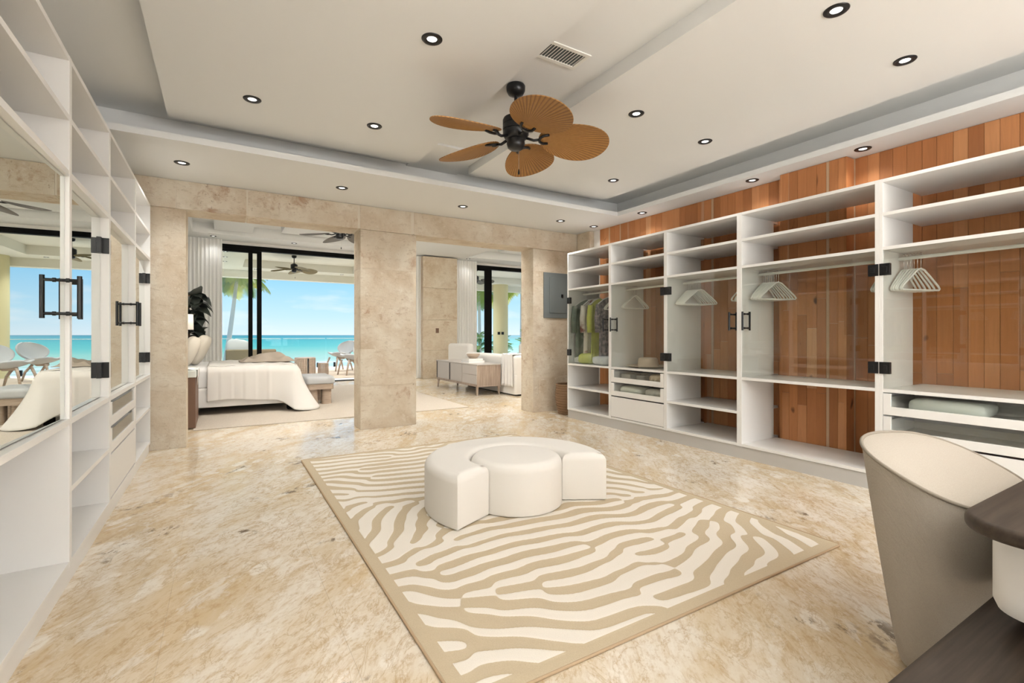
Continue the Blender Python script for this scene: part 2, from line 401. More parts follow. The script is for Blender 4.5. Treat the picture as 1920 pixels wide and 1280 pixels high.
    def build(s, name, material, parent=None, smooth=False, bevel=0, solid=0, local=False, **k):
        """verts are in world space unless local"""
        me = bpy.data.meshes.new(name)
        o3 = Vector((0, 0, 0)) if local or parent is None else wl(parent)
        me.from_pydata([(v[0]-o3.x, v[1]-o3.y, v[2]-o3.z) for v in s.v], [], s.f)
        me.materials.append(material)
        if smooth:
            me.shade_smooth()
            if smooth is not True: me.set_sharp_from_angle(angle=math.radians(smooth))
        for a, vals in s.at.items():
            at = me.attributes.new(a, 'FLOAT', 'POINT'); at.data.foreach_set('value', vals)
        me.update()
        o = put(name, data=me, parent=parent, **k)
        if solid:
            md = o.modifiers.new('solid', 'SOLIDIFY'); md.thickness = solid; md.offset = 0
        if bevel:
            md = o.modifiers.new('bevel', 'BEVEL'); md.width = bevel; md.segments = 2; md.limit_method = 'ANGLE'
        return o
def dup(root, loc, rotz=None, label=None, group=None):
    r = root.copy(); COL.objects.link(r); r.location = loc
    if rotz is not None: r.rotation_euler = (0, 0, rotz)
    if label: r['label'] = label
    if group: r['group'] = group
    for ch in list(root.children):
        c = ch.copy(); COL.objects.link(c); c.parent = r
        for g_ in list(ch.children):
            d = g_.copy(); COL.objects.link(d); d.parent = c
    return r
def tag(o, label, cat, group=None):
    o['label'] = label; o['category'] = cat
    if group: o['group'] = group
    return o
def rrect(x0, x1, y0, y1, r, k=8):
    pts = []
    for cx, cy, a0 in ((x1-r, y1-r, 0), (x0+r, y1-r, 90), (x0+r, y0+r, 180), (x1-r, y0+r, 270)):
        for i in range(k+1):
            a = math.radians(a0+90*i/k); pts.append((cx+r*math.cos(a), cy+r*math.sin(a)))
    return pts
ST = dict(kind='structure')
ZS, ZL, ZP, ZC = 2.84, 2.895, 3.043, 3.145      # soffit, lip top, dropped panels, recess ceiling
YW = 6.22                                         # face of the stone wall
XR, XRW = 4.32, 5.045                              # right wardrobe front, plank face
XL = -.62

# ------------------------------------------------------------------ room shell
fl = G().box(-1.4, 11.2, -3.3, 13.3, -.12, -.003).build('floor', M['mortar'], **ST)
slab_y = [-3.3, -2.1, -.9, .3, 1.5, 2.7, 3.9, 5.1, 6.3, 7.5, 8.7, 9.9, 11.1, 12.3, 13.3]
slab_x = [-1.4, -.2, .42, 1.62, 2.82, 4.02, 5.22, 6.42, 7.62, 8.82, 10.02, 11.2]
for i in range(len(slab_x)-1):
    for j in range(len(slab_y)-1):
        if slab_x[i] > 5.0 and slab_y[j+1] < 6.4: continue
        G().box(slab_x[i]+.0003, slab_x[i+1]-.0003, slab_y[j]+.0003, slab_y[j+1]-.0003, -.0029, 0).build('floor_slab', M['floor'], fl)

ce = G().box(-1.2, 5.25, -3.3, 5.4, ZC, ZC+.1).build('ceiling', M['ceiling'], **ST)
g = G()
g.box(-1.2, 5.25, 4.94, YW+.02, ZS, ZL).box(4.68, 5.25, -3.3, 4.94, ZS, ZL)           # lip
g.box(-1.2, 5.25, 5.32, YW+.02, ZL, ZC+.1).box(5.03, 5.25, -3.3, 5.32, ZL, ZC+.1)     # back of the open cove
g.build('soffit', M['ceiling'], ce)
G().box(-.386, 1.79, -3.2, 4.995, ZP, ZC+.01).build('ceiling_panel', M['ceiling'], ce)
G().box(2.43, 4.48, -3.2, 4.995, ZP, ZC+.01).build('ceiling_panel', M['ceiling'], ce)
G().box(1.80, 2.42, 4.56, 5.31, ZC-.022, ZC+.01).build('ceiling_beam', M['ceiling'], ce)

G().box(-1.3, -1.2, -3.3, 13.2, 0, 4.0).build('wall_left', M['plaster'], **ST)
# rear wall behind the camera; its sliding window is added for the fill light
wr = G()
wr.box(-1.3, 1.55, -3.3, -3.2, 0, 3.3).box(4.5, 5.2, -3.3, -3.2, 0, 3.3).box(1.55, 4.5, -3.3, -3.2, 0, .25).box(1.55, 4.5, -3.3, -3.2, 2.65, 3.3)
wr.build('wall_rear', M['plaster'], **ST)
win = put('added_window', 'structure')
for x in (1.58, 3.02, 4.47): G().box(x-.03, x+.03, -3.29, -3.21, .25, 2.65).build('added_window_stile', M['black'], win)
for z in (.25, 2.6): G().box(1.55, 4.5, -3.29, -3.21, z, z+.05).build('added_window_rail', M['black'], win)
for x in (1.61, 3.05): G().box(x, x+1.38, -3.255, -3.245, .3, 2.6).build('added_window_pane', M['winglass'], win)

# stone wall: header on piers, laid in blocks
wb_ = G()
wb_.box(-1.2, 5.25, YW-.026, YW+.355, 2.545, 2.838).box(-1.2, 5.25, YW+.03, YW+.33, 2.83, 4.0)
wb_.box(-1.2, -.326, YW+.004, YW+.34, 0, 2.545).box(1.516, 2.243, YW+.004, YW+.34, 0, 2.545).box(4.138, 11.1, YW+.004, YW+.34, 0, 2.545)
wb_.box(5.2, 11.1, YW+.03, YW+.33, 2.56, 4.0)
wback = wb_.build('wall_back', M['mortar'], **ST)
def block(x0, x1, y0, y1, z0, z1, parent, b=.008):
    return G().box(x0, x1, y0, y1, z0, z1).build('stone_block', M['stone'], parent, bevel=b)
hx = [-1.2, -.41, .245, 1.485, 2.205, 3.40, 5.02]
for i in range(len(hx)-1):
    gg = .005 if i not in (2, 3) else .03
    block(hx[i]+gg/2, hx[i+1]-(gg/2 if i != 3 else .04), YW-.03, YW+.36, 2.54, 2.838, wback, .002)
rz = random.Random(3)
for x0, x1, zs in ((-1.2, -.322, (0, .62, 1.35, 2.03, 2.539)), (1.512, 2.247, (0, .55, 1.02, 1.47, 2.05, 2.539)), (4.134, 5.02, (0, .55, 1.18, 1.66, 2.2, 2.539))):
    for i in range(len(zs)-1):
        j = rz.uniform(-.002, .002)
        block(x0, x1, YW+j, YW+.345, zs[i]+.0008, zs[i+1]-.0008, wback, .0012)
# right wall: stone return, then cedar boards
wright = G().box(XRW+.0201, XRW+.15, -3.3, YW+.3, 0, 2.9).build('wall_right', M['mortar'], **ST)
block(XRW-.08, XRW+.02, 5.86, 6.18, 1.5, 2.838, wright, .005); block(XRW-.08, XRW+.02, 5.86, 6.18, 0, 1.495, wright, .005)
G().box(XRW, XRW+.02, 5.72, 5.855, 0, 2.838).build('white_board', M['plaster'], wright)
rz = random.Random(11)
XPI = 4.905; PY0, PY1 = 2.20, 2.81
y = 5.715
k = 0
def boards(x, y0, y1, cuts, pale=False, par=wright):
    zz = [0.0]+sorted(cuts)+[2.838]
    for a, b in zip(zz[:-1], zz[1:]):
        d = rz.uniform(0, .003)
        G().box(x+d, x+.02, y0+.0012, y1-.0012, a+.0012, b-.0012).build('plank', M['plankpale'] if pale else M['plank'], par)
while y > -2.4:
    w = rz.uniform(.088, .106)
    r_ = rz.random()
    if r_ < .06: w = rz.uniform(.024, .034)
    y0 = y-w
    if not (y0 > PY0+.02 and y < PY1-.02):
        cuts = [rz.choice((.75, .95, 1.15, 1.5, 1.62))+rz.uniform(-.08, .08)] if w > .05 else []
        if w > .05 and rz.random() < .25: cuts.append(2.25+rz.uniform(-.05, .1))
        boards(XRW, y0, y, cuts, r_ < .06)
    y = y0
# pilaster boards
pil = G().box(XPI+.02, XRW+.02, PY0+.02, PY1-.02, 0, 2.838).build('pilaster', M['mortar'], wright)
y = PY1
ws = [.094, .088, .092, .098, .09, .028, .08, .075]
sc_ = (PY1-PY0)/sum(ws)
for i, w in enumerate(ws):
    w *= sc_
    zz = [0, .62+.11*math.sin(i*2.3), 1.45+.2*math.sin(i*1.7), 2.838] if w > .05 else [0, 2.838]
    for a, b in zip(zz[:-1], zz[1:]):
        d = rz.uniform(0, .003)
        G().box(XPI+d, XPI+.02, y-w+.001, y-.001, a+.001, b-.001).build('board', M['plankpale' if w < .05 else 'plank'], pil)
    y -= w
for z0, z1 in ((0, 1.2), (1.2, 2.838)):
    G().box(XPI, XRW, PY0-.001, PY0+.019, z0+.001, z1-.001).build('board', M['plank'], pil)
    G().box(XPI, XRW, PY1-.019, PY1+.001, z0+.001, z1-.001).build('board', M['plank'], pil)

# bedroom and living room shell
BZ = 3.40; YD = 13.1; TZ = 3.42
bc = G().box(-1.2, 11.1, YW+.33, YD+.1, 3.62, 3.72).build('ceiling_bedroom', M['ceiling'], **ST)
g = G(); g.box(-1.2, 11.1, 12.3, YD+.1, BZ, 3.65).box(-1.2, -.52, YW+.33, 12.3, BZ, 3.65).box(-.52, 11.1, YW+.33, 6.9, BZ, 3.65).box(3.2, 5.9, YW+.33, 12.3, BZ-.03, 3.65)
g.build('soffit', M['ceiling'], bc)
G().box(-.13, .60, 6.95, 12.25, BZ+.08, 3.63).build('ceiling_panel', M['ceiling'], bc)
G().box(1.15, 3.05, 6.95, 11.9, BZ+.08, 3.63).build('ceiling_panel', M['ceiling'], bc)
G().box(6.6, 10.6, 7.2, 11.7, BZ+.10, 3.63).build('ceiling_panel', M['ceiling'], bc)
wf = G()
wf.box(-1.2, -.7, YD, YD+.2, 0, 4).box(4.6, 5.7, YD, YD+.2, 0, 4).box(10.6, 11.2, YD, YD+.2, 0, 4).box(-.7, 4.6, YD, YD+.2, 3.33, 4).box(5.7, 10.6, YD, YD+.2, 3.33, 4)
wfar = wf.build('wall_far', M['plaster'], **ST)
zs = [0, .78, 1.62, 2.5, 3.37]
for i in range(4):
    block(4.73, 5.75, 12.55, YD, zs[i]+.002, zs[i+1]-.002, wfar, .006)
G().box(11.1, 11.3, YW, YD+.2, 0, 4).build('wall_east', M['plaster'], **ST)
def sliding(name, x0, x1, stiles, glassx):
    d = put(name, 'structure')
    G().box(x0, x1, YD-.02, YD+.12, 3.22, 3.33).build('door_head', M['doorblack'], d)
    G().box(x0, x1, YD-.02, YD+.14, 0, .02).build('door_track', M['blacksoft'], d)
    for a, b, yy in stiles: G().box(a, b, yy, yy+.045, .02, 3.24).build('door_stile', M['doorblack'], d)
    for a, b, yy in glassx:
        G().box(a, b, yy+.018, yy+.026, .08, 3.2).build('door_pane', M['winglass'], d)
        G().box(a, b, yy, yy+.045, 3.17, 3.24).build('door_rail', M['doorblack'], d)
        G().box(a, b, yy, yy+.045, .02, .09).build('door_rail', M['doorblack'], d)
    return d
sliding('door_1', -.7, 4.6, [(.555, .646, YD), (.74, .842, YD+.06), (-.7, -.6, YD)], [(-.6, .555, YD), (.06, .74, YD+.06)])
sliding('door_2', 5.7, 10.6, [(6.93, 7.17, YD), (5.7, 5.8, YD)], [(5.8, 6.93, YD)])

# ------------------------------------------------------------------ rug (zebra hide pattern grown on its own grid)
def zebra(nx, ny, x0, x1, y0, y1):
    rng = np.random.RandomState(5)
    X, Y = np.meshgrid(np.linspace(x0, x1, nx), np.linspace(y0, y1, ny))
    u = (X-(x0+x1)/2)/((x1-x0)/2); s = np.sign(u); a = np.abs(u)
    yk = [1.3, 1.75, 2.2, 2.5, 2.8, 3.2, 3.5, 4.0, 5.0]
    ak = [30, 30, 12, -18, -52, -60, 10, 36, 30]
    A = np.interp(Y, yk, ak)
    th = np.radians(A*np.clip(a*1.35, 0, 1)**.8)*s*np.where((u > 0) & (Y < 2.2), 1+.55*np.clip((2.4-Y)/.4, 0, 1), 1) + .20*np.sin(X*5.1+Y*3.3) + .14*np.sin(X*9.0-Y*7.0)
    cx, sy = -np.sin(th), np.cos(th)      # across the stripes
    tx, ty = np.cos(th), np.sin(th)
    U = rng.randn(ny, nx)*.3
    h = (x1-x0)/(nx-1); lam = .140/h; k2 = (2*PI/lam)**2
    def dd(F, ax, ay):
        P = np.pad(F, 1, mode='edge')
        c = P[1:-1, 1:-1]
        fxx = P[1:-1, 2:]-2*c+P[1:-1, :-2]; fyy = P[2:, 1:-1]-2*c+P[:-2, 1:-1]
        fxy = .25*(P[2:, 2:]-P[2:, :-2]-P[:-2, 2:]+P[:-2, :-2])
        return ax*ax*fxx+2*ax*ay*fxy+ay*ay*fyy
    dt = .022
    for it in range(1500):
        q = U*k2+dd(U, cx, sy)
        U = U+dt*(.30*k2*k2*6*U-(q*k2+dd(q, cx, sy))*6+.50*dd(U, tx, ty)-.30*k2*k2*6*U**3)
        if it % 300 == 0: U = np.clip(U, -1.5, 1.5)
    return U
RX0, RX1, RY0, RY1 = .655, 3.02, 1.385, 4.975
nx, ny = 150, 228
U = zebra(nx, ny, RX0, RX1, RY0, RY1)
def up2(A):
    ny_, nx_ = A.shape
    yi = np.linspace(0, ny_-1, 2*ny_-1); xi = np.linspace(0, nx_-1, 2*nx_-1)
    B = np.array([np.interp(xi, np.arange(nx_), r) for r in A])
    return np.array([np.interp(yi, np.arange(ny_), B[:, i]) for i in range(B.shape[1])]).T
U = up2(U); ny, nx = U.shape
K = np.ones(5)/5
for _ in range(1):
    U = np.apply_along_axis(lambda r: np.convolve(np.pad(r, 2, mode='edge'), K, 'valid'), 1, U)
    U = np.apply_along_axis(lambda r: np.convolve(np.pad(r, 2, mode='edge'), K, 'valid'), 0, U)
xs = np.linspace(RX0, RX1, nx); ys = np.linspace(RY0, RY1, ny)
XX, YY = np.meshgrid(xs, ys)
bias = .34*np.sin(XX*3.1+2.2*np.sin(YY*2.1))*np.sin(YY*3.7+1.0)+.26*np.sin(XX*7.3+YY*5.1+1.3)*np.sin(XX*4.4-YY*6.7)
T = .5+.5*np.clip((U-.05+bias)*1.9, -1, 1)
edge = np.minimum(np.minimum(xs[None, :]-RX0, RX1-xs[None, :]), np.minimum(ys[:, None]-RY0, RY1-ys[:, None]))
T = np.maximum(T, np.clip((.062-edge)/.012+.5, 0, 1))
H = .012-.0025*np.clip((T-.4)/.2, 0, 1)
H = np.where(edge < .006, .007, H)
g = G()
g.v = [(xs[i], ys[j], H[j, i]) for j in range(ny) for i in range(nx)]
g.f = [(j*nx+i, j*nx+i+1, (j+1)*nx+i+1, (j+1)*nx+i) for j in range(ny-1) for i in range(nx-1)]
g.at['tan'] = T.ravel().tolist()
rug = thing('zebra_rug', 'large cream rug with tan zebra stripes under the white ottoman', 'rug', (RX0, RY0, 0))
g.build('pile', M['rug'], rug, smooth=True)
G().box(RX0+.004, RX1-.004, RY0+.004, RY1-.004, .001, .005).build('backing', M['rugbind'], rug)
G().tube(rrect(RX0, RX1, RY0, RY1, .02, 4) and [(a, b, .006) for a, b in rrect(RX0, RX1, RY0, RY1, .02, 4)], .0058, 8, closed=True).build('binding', M['rugbind'], rug, smooth=True)

# ------------------------------------------------------------------ ottoman pair
OC = (1.811, 2.941); RI, RO = .325, .648; OH = .352
ot = G(); ot.prism([(OC[0]+RI*math.cos(2*PI*i/96), OC[1]+RI*math.sin(2*PI*i/96)) for i in range(96)], .014, OH, .06, 7, .012)
o = ot.build('round_ottoman', M['cream'], smooth=50)
tag(o, 'round cream boucle ottoman nested inside the crescent seat', 'ottoman')
a0, a1 = -29.5, 205
out = [(OC[0]+RO*math.cos(math.radians(a0+(a1-a0)*i/110)), OC[1]+RO*math.sin(math.radians(a0+(a1-a0)*i/110))) for i in range(111)]
inn = [(OC[0]+(RI+.005)*math.cos(math.radians(a1+(a0-a1)*i/90)), OC[1]+(RI+.005)*math.sin(math.radians(a1+(a0-a1)*i/90))) for i in range(91)]
ca = G(); ca.prism(out+inn, .014, OH-.004, .055, 7, .012)
o = ca.build('crescent_ottoman', M['cream'], smooth=50)
tag(o, 'cream boucle crescent seat wrapping around the back of the round ottoman', 'ottoman')

# ------------------------------------------------------------------ wardrobes
def tbar(g, x, y, z, hl, s, dirx, r=.0095):
    """pull bar standing off a pane towards dirx"""
    g.tube([(x+dirx*s, y, z-hl), (x+dirx*s, y, z+hl)], r, 12)
    for dz in (-hl+.022, hl-.022):
        g.tube([(x, y, z+dz), (x+dirx*s, y, z+dz)], r*.75, 10)
        g.tube([(x+dirx*.018, y, z+dz), (x+dirx*.030, y, z+dz)], r*1.05, 10)
def u_drawer(root, x0, xf, y0, y1, z0, z1, sgn, frame=.046, rail=.062, win=None, lab=True):
    """drawer with a glazed U-shaped front; front plane at xf, body towards x0"""
    d = G(); t = .018*sgn
    xa, xb = sorted((xf, xf+t))
    d.box(xa, xb, y0, y1, z0, z0+rail).box(xa, xb, y0, y0+frame, z0+rail, z1).box(xa, xb, y1-frame, y1, z0+rail, z1)
    bx0, bx1 = sorted((xf+t, x0))
    d.box(bx0, bx1, y0+.012, y0+.024, z0+.012, z1-.03).box(bx0, bx1, y1-.024, y1-.012, z0+.012, z1-.03).box(bx0, bx1, y0+.012, y1-.012, z0+.012, z0+.022)
    xe = x0
    d.box(min(xe, xe-.012*sgn), max(xe, xe-.012*sgn), y0+.024, y1-.024, z0+.022, z1-.03)
    dr = d.build('drawer', M['lacquer'], root, bevel=.0015)
    pa, pb = sorted((xf+.006*sgn, xf+.011*sgn))
    G().box(pa, pb, y0+frame, y1-frame, z0+rail, z1-.012).build('drawer_pane', M['glass'], dr)
    return dr
def glass_door_r(root, y0, y1, hinge_high, z0=.797, z1=1.846):
    d = G().box(XR+.004, XR+.012, y0, y1, z0, z1).build('glass_door', M['glass'], root)
    d.data.materials.append(M['glassedge'])
    for pg in d.data.polygons:
        if abs(pg.normal.x) < .5: pg.material_index = 1
    yh = y1 if hinge_high else y0; s = -1 if hinge_high else 1
    for z in (1.70, .95):
        G().box(XR-.008, XR+.024, min(yh-s*.012, yh+s*.056), max(yh-s*.012, yh+s*.056), z-.045, z+.045).box(XR-.011, XR-.006, min(yh+s*.014, yh+s*.04), max(yh+s*.014, yh+s*.04), z-.02, z+.02).build('hinge', M['black'], d, bevel=.002)
    yy = y0+.055 if hinge_high else y1-.055
    h = G(); tbar(h, XR+.004, yy, 1.335, .09, .056, -1); tbar(h, XR+.012, yy, 1.335, .09, .05, 1)
    h.build('handle', M['black'], d, smooth=40)
XB = 4.835
def ward_r(label, y0, y1, shelves, door=None, drawers=0, t=.022, XS=5.03, XB=4.91):
    r = thing('wardrobe', label, 'wardrobe', (XR, (y0+y1)/2, 0), 'wardrobes along the cedar wall')
    for ya in (y0, y1-t): G().box(XR, XB, ya, ya+t, .118, 2.39).build('side_panel', M['lacquer'], r, bevel=.0012)
    for i, z in enumerate(shelves):
        nm = 'top_panel' if i == 0 else 'bottom_panel' if i == len(shelves)-1 else 'shelf'
        G().box(XR+.001, XS, y0+t, y1-t, z-.026, z).build(nm, M['lacquer'], r, bevel=.0012)
    G().box(XR+.012, XR+.03, y0, y1, .0, .118).box(XR+.03, XB, y0, y0+.02, 0, .118).box(XR+.03, XB, y1-.02, y1, 0, .118).build('toe_board', M['plinth'], r)
    G().tube([(4.60, y0+t, 1.80), (4.60, y1-t, 1.80)], .0135, 12).build('rail', M['plastic'], r, smooth=40)
    if door: glass_door_r(r, y0+t*.6, y1-t*.6, door == 'far')
    if drawers:
        u_drawer(r, XB-.03, XR, y0+t+.002, y1-t-.002, .597, .757, 1, .05)
        u_drawer(r, XB-.03, XR, y0+t+.002, y1-t-.002, .424, .584, 1, .05)
        d = G().box(XR, XR+.018, y0+t+.002, y1-t-.002, .152, .409).box(XR+.018, XB-.03, y0+t+.015, y1-t-.015, .165, .38)
        d.build('drawer', M['lacquer'], r, bevel=.0015)
    return r
TOPS = [2.39, 2.135, 1.873, .792]
Y5 = [5.60, 4.705, 3.79, 2.882, 1.71, .35]
ward_r('white open wardrobe holding garments, first from the stone wall', Y5[1], Y5[0], TOPS+[.458, .146], 'far')
ward_r('white wardrobe with a hat above glass-fronted drawers, second from the stone wall', Y5[2], Y5[1], TOPS+[.146], 'near', 1)
ward_r('white wardrobe with two low open shelves beside the drawer unit', Y5[3], Y5[2], TOPS+[.458, .146], 'far')
ward_r('white wardrobe built around the boxed cedar pilaster', Y5[4], Y5[3], TOPS+[.146], 'near', t=.03, XS=XPI-.004, XB=4.815)
ward_r('white wardrobe with open-front drawers behind the taupe chair', Y5[5], Y5[4], TOPS+[.146], 'far', 1, XB=4.86)

XM = -.665
def ward_l(label, y0, y1, low, door, drawers=0, ajar=0.0, hy=None, t=.022):
    r = thing('mirrored_wardrobe', label, 'wardrobe', (XL, (y0+y1)/2, 0), 'mirrored wardrobes along the left wall')
    xb = -1.19
    for ya in (y0, y1-t): G().box(xb, XL, ya, ya+t, .09, 2.535).build('side_panel', M['lacquer'], r, bevel=.0012)
    for nm, z, th_ in [('top_panel', 2.535, .026), ('shelf', 2.25, .026), ('shelf', 1.985, .03), ('shelf', .80, .03)]+[('shelf', z, .026) for z in low]+[('bottom_panel', .118, .028)]:
        G().box(xb, XL-.001, y0+t, y1-t, z-th_, z).build(nm, M['lacquer'], r, bevel=.0012)
    G().box(xb, xb+.01, y0+t, y1-t, .118, 2.51).build('back_panel', M['lacquer'], r)
    G().box(XL-.03, XL-.012, y0, y1, 0, .09).build('toe_board', M['lacquer'], r)
    d = put('mirror_door', parent=r)
    hinge = y1-t-.004 if door == 'far' else y0+t+.004
    d.location = (XM-XL, hinge-(y0+y1)/2, 0)
    L = (y1-y0)-2*t-.008; s = -1 if door == 'far' else 1
    g = G().box(-.006, 0, min(0, s*L), max(0, s*L), .805, 1.952)
    d2 = g.build('mirror_pane', M['mirror'], d, local=True)
    g = G(); tbar(g, 0, s*(L-(.05 if hy is None else abs(hinge+s*L-hy))), 1.378, .10, .066, 1, .010)
    g.build('handle', M['black'], d, smooth=40, local=True)
    for z in (1.775, .975):
        g = G(); g.box(-.004, .012, min(s*.004, s*.05), max(s*.004, s*.05), z-.05, z+.05)
        g.box(-.004, .045, min(-s*.004, s*.008), max(-s*.004, s*.008), z-.05, z+.05)
        g.build('hinge', M['black'], d, bevel=.002, local=True)
    if ajar: d.rotation_euler = (0, 0, ajar)
    if drawers:
        for z0, z1 in ((.60, .757), (.425, .585)):
            dr = u_drawer(r, xb+.04, XL, y0+t+.004, y1-t-.004, z0, z1, -1, .05)
        G().box(XL-.018, XL, y0+t+.004, y1-t-.004, .132, .412).box(xb+.04, XL-.018, y0+t+.02, y1-t-.02, .14, .39).build('drawer', M['lacquer'], r, bevel=.0015)
    return r
ward_l('tall white wardrobe nearest the camera with one large mirrored door', 1.98, 3.085, [], 'near', 0, -math.radians(1.5))
ward_l('mirrored white wardrobe over two open shelves, second from the camera', 3.085, 4.045, [.467], 'far')
ward_l('mirrored white wardrobe with glass-fronted drawers below its door', 4.045, 5.135, [], 'near', 1)
ward_l('mirrored white wardrobe beside the stone pier, farthest from the camera', 5.135, 6.135, [.467], 'far')

# ------------------------------------------------------------------ hangers and clothes
def hanger(name, label, loc, rot, group, tilt=0):
    r = thing(name, label, 'hanger', loc, group)
    pts = [(0, 0, -.105), (.035, 0, -.116), (.11, 0, -.178), (.178, 0, -.238), (.192, 0, -.258), (.184, 0, -.268), (.09, 0, -.270), (0, 0, -.270)]
    pts = pts+[(-a, b, c) for a, b, c in pts[-2:0:-1]]
    G().tube(pts, .0075, 8, closed=True).build('frame', M['plastic'], r, smooth=True, local=True)
    hk = [(0, 0, -.115), (0, 0, -.045)]+[(.021*math.cos(math.radians(a)), 0, -.003+.021*math.sin(math.radians(a))) for a in range(-90, 170, 24)]
    G().tube(hk, .0022, 6).build('hook', M['chrome'], r, smooth=True, local=True)
    r.rotation_euler = (0, 0, rot)
    return r
RZ = 1.80
hp = None
rz = random.Random(21)
def bunch(ys, label, group, rots=None):
    global hp
    for i, y in enumerate(ys):
        rot = -.06-.045*i+rz.uniform(-.012, .012)
        if hp is None: hp = hanger('hanger', label, (4.60, y, RZ+.0155), rot, group)
        else: dup(hp, (4.60, y, RZ+.0155), rot, label, group)
bunch([3.70-.021*i for i in range(9)], 'white plastic hanger bunched at the left end of the third wardrobe rail', 'hangers left in third wardrobe')
bunch([2.97, 3.0, 2.94], 'white plastic hanger at the right end of the third wardrobe rail', 'hangers right in third wardrobe')
bunch([2.80-.021*i for i in range(8)], 'white plastic hanger bunched at the left end of the pilaster wardrobe rail', 'hangers left in pilaster wardrobe')
bunch([1.79, 1.765], 'white plastic hanger at the right end of the pilaster wardrobe rail', 'hangers right in pilaster wardrobe')
bunch([1.655-.0215*i for i in range(6)], 'white plastic hanger at the left end of the rail nearest the chair', 'hangers in the nearest wardrobe')
bunch([4.56, 4.53, 4.51], 'white plastic hanger at the left end of the rail over the hat', 'hangers left in hat wardrobe')
bunch([3.85], 'single white plastic hanger at the right end of the rail over the hat', 'hanger right in hat wardrobe')

def garment(name, label, cat, y, length, width, cols, seed, thick=.03, scale=8, rot=.1):
    rnd = random.Random(seed); p1, p2 = rnd.uniform(0, 6), rnd.uniform(0, 6)
    m = cloth(name+'_cloth', cols, scale)
    r = thing(name, label, cat, (4.60, y, RZ+.0155))
    r.rotation_euler = (0, 0, rot)
    def fn(sgn):
        def f(u, v):
            a = (u-.5)*2
            w = width*(.93+.10*v)
            x = a*w
            top = -.098-.095*abs(a)**1.5
            z = top-(length+top+.098)*v if v > 0 else top
            th = thick*(.35+.65*min(1, v*4))*(1-abs(a)**4)
            yy = sgn*th + .012*v*math.sin(9*a+p1)+.008*v*math.sin(17*a+p2)
            return (x, yy, z)
        return f
    g = G(); g.sheet(fn(1), 22, 16).sheet(fn(-1), 22, 16)
    g.build('cloth', m, r, smooth=True, local=True)
    for sg in (-1, 1):
        g = G()
        g.tube([(sg*width*.97, 0, -.20), (sg*width*1.07, .01, -.38), (sg*width*1.10, .0, -.58)], .045, 10, taper=[1.0, .95, .85])
        g.build('sleeve', m, r, smooth=True, local=True)
    hk = [(0, 0, -.10), (0, 0, -.045)]+[(.021*math.cos(math.radians(a)), 0, -.003+.021*math.sin(math.radians(a))) for a in range(-90, 170, 24)]
    G().tube(hk, .0022, 6).build('hook', M['chrome'], r, smooth=True, local=True)
    G().tube([(-.2, 0, -.19), (-.1, 0, -.125), (0, 0, -.09), (.1, 0, -.125), (.2, 0, -.19)], .008, 8).build('hanger_frame', M['plastic'], r, smooth=True, local=True)
    return r
garment('long_robe', 'long grey-green robe hanging at the far left of the garment wardrobe', 'garment', 5.50, .90, .20, [(.17, .20, .17), (.22, .25, .21)], 1, rot=-.1)
garment('patterned_blouse', 'pale blouse with dark red line pattern hanging beside the grey-green robe', 'garment', 5.36, .84, .19, [(.62, .56, .50), (.68, .63, .57), (.66, .60, .55), (.24, .10, .09)], 2, scale=6, rot=.12)
garment('lime_dress', 'lime green dress hanging in the middle of the garment wardrobe', 'garment', 5.22, .88, .175, [(.45, .47, .07), (.56, .58, .13)], 3, rot=.10)
garment('speckled_dress', 'dark purple-grey speckled dress hanging right of the lime dress', 'garment', 5.03, .88, .19, [(.07, .06, .08), (.20, .17, .18), (.34, .28, .27)], 4, scale=26, rot=.05)
bunch([4.90, 4.87, 4.84], 'white plastic hanger beside the speckled dress in the garment wardrobe', 'hangers in garment wardrobe')
# folded things on the shelf below
SZ = .793
o = G().blob((4.52, 5.32, SZ+.075), .15, .13, .075, .45, 20, 10, .03, 4).build('folded_garment', cloth('lime_fold', [(.50, .54, .12), (.60, .63, .22)]), smooth=True)
tag(o, 'folded lime green garment on the shelf below the lime dress', 'garment')
o = G().blob((4.50, 4.98, SZ+.06), .15, .15, .06, .45, 20, 10, .03, 6).build('folded_garment', cloth('blue_fold', [(.52, .56, .60), (.66, .68, .70)]), smooth=True)
tag(o, 'folded pale blue garment on the shelf below the speckled dress', 'garment')
o = G().blob((4.52, 5.50, SZ+.05), .13, .065, .05, .4, 20, 10, .03, 8).build('folded_garment', cloth('pale_fold', [(.62, .63, .60), (.70, .70, .67)]), smooth=True)
tag(o, 'folded off-white garment at the left end of the garment wardrobe shelf', 'garment')
# hat
h = thing('straw_hat', 'beige wide-brimmed hat on the shelf of the second wardrobe', 'hat', (4.60, 4.31, SZ))
G().lathe([(.0, .012), (.10, .012), (.13, .008), (.24, .014), (.265, .024), (.268, .027), (.24, .018), (.13, .013), (.125, .018)], n=40, cap=False).build('brim', M['hatstraw'], h, smooth=True, local=True)
G().lathe([(.128, .006), (.126, .06), (.118, .105), (.10, .124), (.06, .124), (.0, .112)], n=40, cap=False).build('crown', M['hatstraw'], h, smooth=True, local=True)
